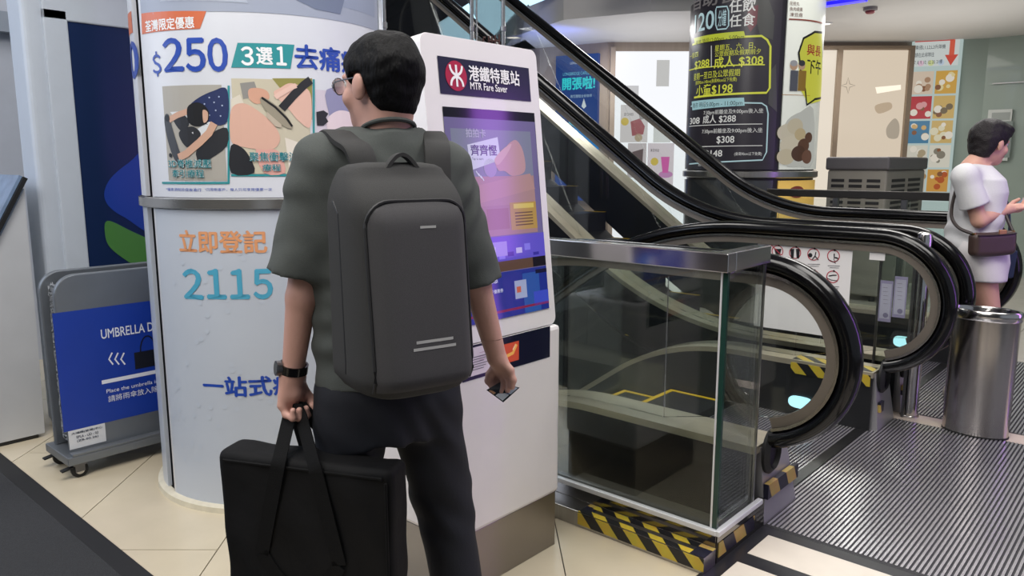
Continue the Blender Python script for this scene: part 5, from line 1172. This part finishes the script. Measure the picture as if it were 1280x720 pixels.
# ------------------------------------------------------------------ backpack
PB = M('pack_fabric', '3a393b', .8, var=.08, vs=300, bump=.12, bs=700); PB2 = M('pack_side', '2c2c2c', .85, var=.08, vs=300, bump=.15, bs=600)
YP = math.radians(33); fp = np.array((-math.sin(YP), math.cos(YP), 0)); rp_ = np.array((math.cos(YP), math.sin(YP), 0))
pc0 = np.array((txy[0], txy[1], 0))-fp*.118-rp_*.043
root = thing('backpack', 'charcoal backpack with two pale reflective stripes on the back of the man', 'backpack', MO, rz=YAW)
ZB, ZT = .905, 1.375; HWp = .146
def pa_(z):      # half width, depth, at height
    t = (z-ZB)/(ZT-ZB); e = .10
    k = 1.0
    if t < e: k = (1-(1-t/e)**2.6)**.4*.10+.90
    tt = max(0, (t-.80)/.20); w = HWp*(1-.16*tt**2.4)*k; dpt = (.205-.055*t-.06*tt**2)*k
    return w, dpt
def py_(x, z, p=4.2):
    w, dpt = pa_(z); q = min(abs(x)/w, 1); return dpt*(1-q**p)**(1/p)
PT = lambda x, y, z: pc0+rp_*x-fp*y+np.array((0, 0, z))
mb = MB(); nz = 30; nr = 40; vs = []
for i in range(nz+1):
    z = ZB+(ZT-ZB)*i/nz; w, dpt = pa_(z)
    for j in range(nr):
        a = 2*math.pi*j/nr; ca_, sa_ = math.cos(a), math.sin(a); p = 4.2
        vs.append(PT(math.copysign(abs(ca_)**(2/p), ca_)*w, (math.copysign(abs(sa_)**(2/p), sa_)*dpt if sa_ > 0 else math.copysign(abs(sa_)**(2/p), sa_)*.012), z))
# domed ends
fs = [(i*nr+j, i*nr+(j+1) % nr, (i+1)*nr+(j+1) % nr, (i+1)*nr+j) for i in range(nz) for j in range(nr)]
for sgn, z, row in ((-1, ZB, 0), (1, ZT, nz)):
    prev = row*nr; w, dpt = pa_(z)
    for k_, (sc_, dz) in enumerate(((.94, .012), (.80, .020), (.5, .025))):
        o = len(vs); cxy = PT(0, dpt*.45, z)
        for j in range(nr):
            q = np.array(vs[row*nr+j]); vs.append(cxy+(q-cxy)*sc_+np.array((0, 0, sgn*dz)))
        fs += [(prev+j, prev+(j+1) % nr, o+(j+1) % nr, o+j) if sgn > 0 else (prev+(j+1) % nr, prev+j, o+j, o+(j+1) % nr) for j in range(nr)]; prev = o
    fs.append(tuple(prev+j for j in range(nr)))
mb.add(vs, fs); pack = mb.build('shell', PB2, root, smooth=True, local=True, autosmooth=60)
# raised front panel with rounded shoulders
pxl, pxr, pzb, pzt = -.118, .124, ZB+.004, 1.318
def panel_patch(name, x0, x1, z0, z1, rad, off, mat, par, n=26):
    mb = MB(); vs = []; fs = []
    for i in range(n+1):
        z = z0+(z1-z0)*i/n; ins = 0
        if z > z1-rad: ins = rad-math.sqrt(max(rad*rad-(z-(z1-rad))**2, 0))
        for j in range(n+1):
            x = (x0+ins)+(x1-x0-2*ins)*j/n; edge = min(j, n-j, n-i, i*3)/3
            vs.append(PT(x, py_(x, z)+off*min(1, edge+.02), z))
    fs = [(i*(n+1)+j, i*(n+1)+j+1, (i+1)*(n+1)+j+1, (i+1)*(n+1)+j) for i in range(n) for j in range(n)]
    mb.add(vs, fs); return mb.build(name, mat, par, smooth=True, local=True, autosmooth=75)
panel_patch('front_panel', pxl, pxr, pzb, pzt, .055, .010, PB, root)
pth = []
for i in range(15): pth.append((pxl, pzb+(pzt-.055-pzb)*i/14))
for a in np.linspace(180, 90, 8)[1:]: pth.append((pxl+.055+.055*math.cos(math.radians(a)), pzt-.055+.055*math.sin(math.radians(a))))
for a in np.linspace(90, 0, 8): pth.append((pxr-.055+.055*math.cos(math.radians(a)), pzt-.055+.055*math.sin(math.radians(a))))
for i in range(15): pth.append((pxr, pzt-.055-(pzt-.055-pzb)*i/14))
MB().tube([PT(x, py_(x, z)+.001, z) for x, z in pth], .004, 6).build('seam_piping', M('piping_black', '18181a', .6), root, smooth=True, local=True)
REF = M('reflective_stripe', 'b4b4b2', .35)
def ribbon(x0, z0, x1, z1, h, off, mat, name):
    mb = MB(); vs = []; n = 10
    for i in range(n+1):
        t = i/n; x = x0+(x1-x0)*t; z = z0+(z1-z0)*t
        for dz in (-h/2, h/2): vs.append(PT(x, py_(x, z)+off, z+dz))
    mb.add(vs, [(2*i, 2*i+2, 2*i+3, 2*i+1) for i in range(n)]); mb.build(name, mat, root, local=True)
ribbon(-.032, 1.0165, .058, 1.0165, .0065, .0112, REF, 'reflective_stripe'); ribbon(-.040, 1.0015, .064, 1.0015, .0065, .0112, REF, 'reflective_stripe')
ribbon(-.004, 1.262, .034, 1.262, .0055, .0112, REF, 'brand_tab')
# side seam of the pack, handle, shoulder straps
MB().tube([PT(-HWp*.985, py_(HWp*.985, z)*.75, z) for z in np.linspace(ZB+.03, ZT-.06, 16)], .003, 6).build('side_seam', M('piping_black', '18181a', .6), root, local=True)
MB().sweep([PT(-.045+.09*t, .075-.0*t, ZT+.0+.042*math.sin(math.pi*t)) for t in np.linspace(0, 1, 15)], [(-.011, -.004), (.011, -.004), (.011, .004), (-.011, .004)], up=tuple(fp)).build('grab_handle', PB2, root, smooth=True, local=True)
def strap(sg):
    B = lambda x, y, z: np.array((txy[0], txy[1], 0))+rbv*x+fbv*y+np.array((0, 0, z))
    if sg < 0: pts = [B(-.07, -.135, 1.335), B(-.085, -.118, 1.42), B(-.105, -.075, 1.447), B(-.118, -.02, 1.468), B(-.125, .045, 1.455), B(-.128, .10, 1.425), B(-.135, .130, 1.30), B(-.15, .115, 1.15), B(-.14, .0, 1.06), B(-.09, -.08, 1.02)]
    else: pts = [B(.095, -.135, 1.335), B(.10, -.118, 1.42), B(.112, -.075, 1.447), B(.118, -.02, 1.468), B(.122, .045, 1.455), B(.128, .10, 1.425), B(.135, .130, 1.30), B(.15, .115, 1.15), B(.14, .0, 1.06), B(.09, -.08, 1.02)]
    P3 = []                                    # Catmull-Rom
    for i in range(len(pts)-1):
        p0, p1, p2, p3 = pts[max(i-1, 0)], pts[i], pts[i+1], pts[min(i+2, len(pts)-1)]
        for t in np.linspace(0, 1, 5, endpoint=False): P3.append(.5*((2*p1)+(p2-p0)*t+(2*p0-5*p1+4*p2-p3)*t*t+(3*p1-p0-3*p2+p3)*t**3))
    P3.append(pts[-1])
    MB().sweep(P3, [(-.031, -.006), (-.026, -.009), (.026, -.009), (.031, -.006), (.031, .006), (.026, .009), (-.026, .009), (-.031, .006)], up=tuple(rbv)).build('shoulder_strap', PB2, root, smooth=True, local=True)
strap(-1); strap(1)
# ------------------------------------------------------------------ black carry bag in the left hand
BK = M('bag_nylon', '060608', .75, spec=.25, var=.15, vs=9, bump=.35, bs=14); BK2 = M('bag_webbing', '09090a', .8, spec=.2, bump=.2, bs=500)
al = math.radians(16); bu_ = np.array((math.cos(al), -math.sin(al), 0)); bn_ = np.array((-math.sin(al), -math.cos(al), 0))    # bn_ faces the viewer
root = thing('carry_bag', 'large flat black carry bag hanging from the left hand of the man', 'bag', MO, rz=YAW)
bc_ = J(391, 600, -.11); bztop = J(380, 567, -.11)[2]; bh, bw_, bt_ = .46, .236, .050
bc_ = np.array((bc_[0], bc_[1], bztop-bh/2))
def bag_f(P):
    q = P-bc_.astype(np.float32); u = q@bu_.astype(np.float32); n = q@bn_.astype(np.float32); z = q[:, 2]
    zz = z+.010*np.exp(-((u-.02)/.10)**2)*0-.012*(u/bw_)**2*0
    hw = bw_*(1+.015*np.sin(9*z)); ht = bt_+.010*np.cos(u*7)*np.cos(z*6)
    dx = np.abs(u)-hw+.02; dy = np.abs(n)-ht+.02; dz = np.abs(zz)-bh/2+.02
    d = np.sqrt(np.maximum(dx, 0)**2+np.maximum(dy, 0)**2+np.maximum(dz, 0)**2)+np.minimum(np.maximum(np.maximum(dx, dy), dz), 0)-.02
    fold = np.sin(38*u*(1+.3*np.sin(5*z))+16*z)*np.clip((bh/2-.05-z)/.2, 0, 1)*.0045
    return d-fold-.003*noise3(q, 28)-.004*np.sin(24*u+30*z)*np.exp(-((np.abs(u)-.16)/.05)**2)
sdf_obj('body', bag_f, [(bc_-np.array((.30, .20, .30)), bc_+np.array((.30, .20, .30)), .0065)], BK, root)
BP = lambda u, n, z: bc_+bu_*u+bn_*n+np.array((0, 0, z))
# zip welt round the top edge and webbing that runs up into the handles
MB().tube([BP(u, bt_+.004, bh/2-.020) for u in np.linspace(-bw_+.02, bw_-.02, 12)], .004, 6).build('edge_piping', BK2, root, local=True)
MB().tube([BP(bw_-.012, bt_+.004, z) for z in np.linspace(bh/2-.03, -bh/2+.03, 12)], .004, 6).build('edge_piping', BK2, root, local=True)
gpt = grip
for sgn in (1, -1):
    n_ = (bt_+.012)*sgn; a = BP(-.115, n_, -.02); b = BP(-.055, n_, bh/2-.01); c = BP(.045, n_, bh/2-.01); d = BP(.10, n_, -.02)
    low = [BP(-.115+.215*t, n_, -.02-.10*math.sin(math.pi*t)) for t in np.linspace(0, 1, 12)]
    g1 = gpt+bu_*(-.012)+bn_*.008*sgn; g2 = gpt+bu_*.012+bn_*.008*sgn
    path = [b+(g1-b)*t+np.array((0, 0, .0)) for t in np.linspace(0, 1, 8)]+[g2+(c-g2)*t for t in np.linspace(0, 1, 8)]
    prof = [(-.015, -.002), (.015, -.002), (.015, .002), (-.015, .002)]
    full = [a+(b-a)*t for t in np.linspace(0, .95, 8)]+path+[c+(d-c)*t for t in np.linspace(.05, 1, 8)]
    mb = MB(); vs = []
    for i, p in enumerate(full):       # flat webbing lying in the plane of the bag face
        t = full[min(i+1, len(full)-1)]-full[max(i-1, 0)]; t = t/np.linalg.norm(t); side = np.cross(bn_*sgn, t); side /= np.linalg.norm(side)
        vs += [p-side*.019-bn_*.0015, p+side*.019-bn_*.0015, p+side*.019+bn_*.0015, p-side*.019+bn_*.0015]
    m = len(full); fs = [(4*i+q, 4*i+(q+1) % 4, 4*i+4+(q+1) % 4, 4*i+4+q) for i in range(m-1) for q in range(4)]
    mb.add(vs, fs); mb.build('handle_strap', BK2, root, smooth=True, local=True)
    mb = MB(); vs = []
    for i, p in enumerate(low):
        t = low[min(i+1, 11)]-low[max(i-1, 0)]; t = t/np.linalg.norm(t); side = np.cross(bn_*sgn, t)
        vs += [p-side*.019-bn_*.0015, p+side*.019-bn_*.0015, p+side*.019+bn_*.0015, p-side*.019+bn_*.0015]
    fs = [(4*i+q, 4*i+(q+1) % 4, 4*i+4+(q+1) % 4, 4*i+4+q) for i in range(11) for q in range(4)]; mb.add(vs, fs); mb.build('handle_strap', BK2, root, smooth=True, local=True)
# ================================================================== woman on the landing
DW = 4.35; rw0 = pf(1222, 300, DW)@RT; WO = rfz(rw0, DW, .006)
def W(px, py, dy=0):
    p = pf(px, py, DW+dy); return np.array((p@RT-rw0, dy, p[2]))
YW = math.radians(-82); YWH = math.radians(-76)
wh = W(1238, 181, 0); wp, winv, WT, WR = head_sdf(wh, YWH, -.16, 1.0)
wx = W(1219, 260)[0]; wxy = (wx, 0.0); fw_ = np.array((-math.sin(YW), math.cos(YW), 0)); rw_ = np.array((math.cos(YW), math.sin(YW), 0))
wsh = W(1206, 222, -.15); wel = W(1224, 277, -.16); wwr = W(1260, 263, -.10)
wsh2 = W(1212, 222, .15); wel2 = W(1228, 277, .16); wwr2 = W(1262, 262, .06)
wb_ = wp+[(cap(WT((0, -.035, -.06)), W(1212, 212, 0), .047, .055), .03), (loft([(.80, .16, .11, 0), (1.0, .13, .095, 0), (1.2, .15, .10, .01), (1.33, .12, .08, 0), (1.38, .05, .05, 0)], YW, wxy), .03)]
for s_, e_, w_ in ((wsh, wel, wwr), (wsh2, wel2, wwr2)): wb_ += [(cap(s_, e_, .045, .040), .02), (cap(e_, w_, .037, .024), .02)]
def simple_hand(w_, dirv, upv, sidev, L=.085):
    out = [(cap(w_, w_+dirv*.06, .022, .026), .015)]
    for i, o in enumerate((-.027, -.009, .009, .026)):
        k = w_+dirv*.075+sidev*o; out += [(q, .004) for q in finger([w_+dirv*.04+sidev*o*.7, k, k+dirv*.030+upv*.012, k+dirv*.042+upv*.034], [.012, .0098, .009, .0075])]
    out += [(q, .006) for q in finger([w_+dirv*.02+sidev*(-.022)+upv*.01, w_+dirv*.055+sidev*(-.03)+upv*.032, w_+dirv*.075+sidev*(-.015)+upv*.045], [.013, .010, .0085])]
    return out
hd_ = _n((.95, .10, .12)); hu_ = _n((-.1, 0, 1.)); hs_ = np.cross(hd_, hu_)
wb_ += simple_hand(wwr, hd_, hu_, hs_); wb_ += simple_hand(wwr2, hd_, hu_, -hs_)
h1, h2 = W(1222, 322, -.09), W(1226, 322, .09); k1 = W(1238, 405, -.09); k2 = W(1226, 405, .09); a1 = np.array((k1[0]-.04, -.09, .08)); a2 = np.array((k2[0]-.10, .09, .08))
wb_ += [(cap(h1, k1, .088, .055), .02), (cap(k1, a1, .052, .034), .02), (cap(h2, k2, .088, .055), .02), (cap(k2, a2, .052, .034), .02), (cap(a1, a1+fw_*.13-np.array((0, 0, .05)), .034, .028), .02), (cap(a2, a2+fw_*.13-np.array((0, 0, .05)), .034, .028), .02)]
wf_ = blend(wb_, .02)
wm = person_mesh('person', wf_, ((-.40, -.32, .02), (.50, .32, 1.66), .011), [(np.minimum(wwr, wwr2)-np.array((.03, .06, .06)), np.maximum(wwr, wwr2)+np.array((.16, .06, .09)), .0042), (wh-.135, wh+.135, .0042)], SKINW, WO)
tag(wm, 'woman in white t-shirt and white shorts looking down at a phone', 'person')
def whair(P):
    q = winv(P)
    d = smin(ell((0, -.018, .044), (.092, .110, .092))(q), ell((0, -.052, -.012), (.080, .062, .088))(q), .03)
    d = smin(d, ell((0, .06, .078), (.066, .045, .036))(q), .03)-.004*noise3(q, 50)-.0025*noise3(q, 120, 1)
    line = np.interp(q[:, 1], [-.14, -.07, -.036, -.026, .010, .028, .05, .075, .13], [-.105, -.10, -.07, -.002, .004, -.028, .035, .046, .050])
    line = np.where((np.abs(q[:, 0]) < .05) & (q[:, 1] < 0), -.10, line)
    return np.maximum(d, (line-q[:, 2])*.75)
sdf_obj('hair', whair, [(wh-.15, wh+.15, .005)], M('dark_brown_hair', '161013', .45, var=.3, vs=60, bump=.6, bs=170, spec=.35), wm)
eyes(wm, WT, WR)
LIP = M('lip_red', 'b0625c', .4)
MB().tube([WT((x, .0895-.22*x*x*20, -.0615)) for x in np.linspace(-.02, .02, 7)], .0042, 6).build('lips', LIP, wm, smooth=True, local=True)
WTEE = M('white_tee', 'd6d6d8', .85, var=.04, vs=200, bump=.15, bs=400)
wt0 = loft([(.905, .165, .135, .0), (1.0, .160, .128, .0), (1.12, .160, .125, .01), (1.23, .168, .125, .015), (1.30, .160, .112, .0), (1.345, .115, .088, -.01), (1.375, .075, .068, -.01)], YW, wxy)
def wsl(s, e, hem_t):
    d = _n(e-s); hp_ = (s+(e-s)*hem_t).astype(np.float32); c = cap(s, s+d*.3, .066, .078); return lambda P: np.maximum(c(P), (P-hp_)@d.astype(np.float32))
ws0 = blend([wt0, (wsl(wsh, wel, .66), .03), (wsl(wsh2, wel2, .66), .03), (cap(np.array((*wxy, 1.33)), wsh+np.array((0, 0, .0)), .055, .056), .03), (cap(np.array((*wxy, 1.33)), wsh2, .055, .056), .03)], .03)
def wshirt(P):
    d = ws0(P); z = P[:, 2]; return d-.005*np.exp(-((z-1.0)/.12)**2)*np.sin(60*z+20*P[:, 0]+3*noise3(P, 12))-.004*noise3(P, 20)
sdf_obj('t_shirt', wshirt, [((-.33, -.30, .89), (.33, .30, 1.40), .0075)], WTEE, wm)
sh0_ = blend([loft([(.74, .165, .125, 0), (.84, .175, .132, 0), (.95, .150, .115, 0)], YW, (h1[0]*.5+h2[0]*.5, 0)), (cap(h1+np.array((0, 0, .03)), k1, .108, .092), .03), (cap(h2+np.array((0, 0, .03)), k2, .108, .092), .03)], .03)
zh = W(1240, 352, -.09)[2]
sdf_obj('shorts', lambda P: np.maximum(sh0_(P)-.003*noise3(P, 22), zh-P[:, 2]), [((-.30, -.28, zh-.03), (.34, .28, .97), .0075)], M('white_shorts', 'dcd8da', .85, var=.04, vs=200, bump=.1, bs=300), wm)
shoe(wm, a1, 'b8b0a8', fw_, .95); shoe(wm, a2, 'b8b0a8', fw_, .95)
# phone in her hands
ph = wwr*.5+wwr2*.5+hd_*.105+np.array((0, -.01, .045)); root = thing('mobile_phone', 'dark mobile phone held by the woman in white', 'phone', WO, rz=YAW)
px_ = _n((.75, 0, .66)); py2 = np.array((0, 1., 0)); pz_ = np.cross(px_, py2); pb_ = lambda a, b, c: ph+px_*a+py2*b+pz_*c
MB().hexa([pb_(-.075, -.037, -.004), pb_(.075, -.037, -.004), pb_(.075, .037, -.004), pb_(-.075, .037, -.004)], [pb_(-.075, -.037, .004), pb_(.075, -.037, .004), pb_(.075, .037, .004), pb_(-.075, .037, .004)]).build('case', BLACK, root, local=True, bevel=.003)
MB().add([pb_(a, b, .0045) for a, b in ((-.07, -.033), (.07, -.033), (.07, .033), (-.07, .033))], [(0, 1, 2, 3)]).build('screen', E_('9fb0c8', .5), root, local=True)
# brown shoulder bag
BRN = M('bag_brown', '40302c', .45, bump=.1, bs=200); BRD = M('bag_trim', '2a1f1d', .5); TAN = M('bag_tan', '9a6a4c', .5)
root = thing('shoulder_bag', 'small dark brown patterned shoulder bag at the hip of the woman', 'bag', WO, rz=YAW)
bq = [W(1207, 292, -.20), W(1264, 288, -.12)]; c = (bq[0]+bq[1])/2; c[2] = W(1236, 304, -.18)[2]; c[1] = -.20
ux = _n((.97, .10, .05)); uy = _n(np.cross((0, 0, 1.), ux)); uz = np.cross(ux, uy)
def bagf(P):
    q = P-c.astype(np.float32); u = q@ux.astype(np.float32); v = q@uy.astype(np.float32); z = q@uz.astype(np.float32)
    hz = .067+.012*np.clip(z/.06, -1, 1)*0; dx = np.abs(u)-.128+.03; dy = np.abs(v)-.034+.025; dz = np.abs(z+.01*np.cos(u*9))-hz+.03
    return np.sqrt(np.maximum(dx, 0)**2+np.maximum(dy, 0)**2+np.maximum(dz, 0)**2)+np.minimum(np.maximum(np.maximum(dx, dy), dz), 0)-.028
sdf_obj('body', bagf, [(c-.16, c+.16, .006)], BRN, root)
G = lambda u, v, z: c+ux*u+uy*v+uz*z
MB().tube([G(u, -.037, .050-.006*math.cos(u*10)) for u in np.linspace(-.11, .11, 10)], .004, 6).build('zip', BRD, root, local=True)
MB().hexa([G(.012, -.038, .045), G(.052, -.038, .045), G(.052, -.038, .066), G(.012, -.038, .066)], [G(.012, -.030, .045), G(.052, -.030, .045), G(.052, -.030, .07), G(.012, -.030, .07)]).build('tab', TAN, root, local=True)
for i in range(5):
    for j in range(2):
        u = -.09+.042*i+.02*(j % 2); z = .02-.038*j; mb = MB()
        for a in range(4): mb.add([G(u+.0*a+.006*math.cos(a*1.57)+.005*math.cos(b), -.0365, z+.006*math.sin(a*1.57)+.005*math.sin(b)) for b in np.linspace(0, 6.28, 8, endpoint=False)], [tuple(range(8))])
        mb.build('pattern_mark', P_('5c4636'), root, local=True)
pts = [G(-.12, .0, .055), W(1197, 285, -.16), W(1189, 268, -.10), W(1196, 235, .0), W(1207, 214, .11), W(1222, 212, .12), W(1240, 228, .06), W(1252, 250, -.06), W(1258, 272, -.13), G(.115, 0, .055)]
P3 = []
for i in range(len(pts)-1):
    p0, p1, p2, p3 = pts[max(i-1, 0)], pts[i], pts[i+1], pts[min(i+2, len(pts)-1)]
    for t in np.linspace(0, 1, 6, endpoint=False): P3.append(.5*((2*p1)+(p2-p0)*t+(2*p0-5*p1+4*p2-p3)*t*t+(3*p1-p0-3*p2+p3)*t**3))
P3.append(pts[-1]); MB().tube(P3, .009, 8).build('strap', BRD, root, smooth=True, local=True)
for p in (G(-.115, -.01, .055), G(.11, -.01, .055)): MB().lathe([(.010, -.004), (.010, .004)], p, 12).build('ring', M('brass', 'a88a4c', .3, 1), root, local=True)
# navy tote beyond her
root = thing('tote_bag', 'small navy tote bag hanging on the far side of the woman in white', 'bag', WO, rz=YAW)
tq = W(1250, 330, .24)
MB().hexa([tq+np.array(q) for q in ((-.075, -.03, -.09), (.075, -.03, -.09), (.075, .03, -.09), (-.075, .03, -.09))], [tq+np.array(q) for q in ((-.085, -.03, .08), (.085, -.03, .08), (.085, .03, .08), (-.085, .03, .08))]).build('body', M('tote_navy', '24344c', .7), root, local=True, bevel=.012)
MB().tube([tq+np.array((.05*math.cos(a)-.01, 0, .08+.30*math.sin(a))) for a in np.linspace(0, math.pi, 12)], .008, 6).build('handle', M('tote_navy', '24344c', .7), root, local=True)
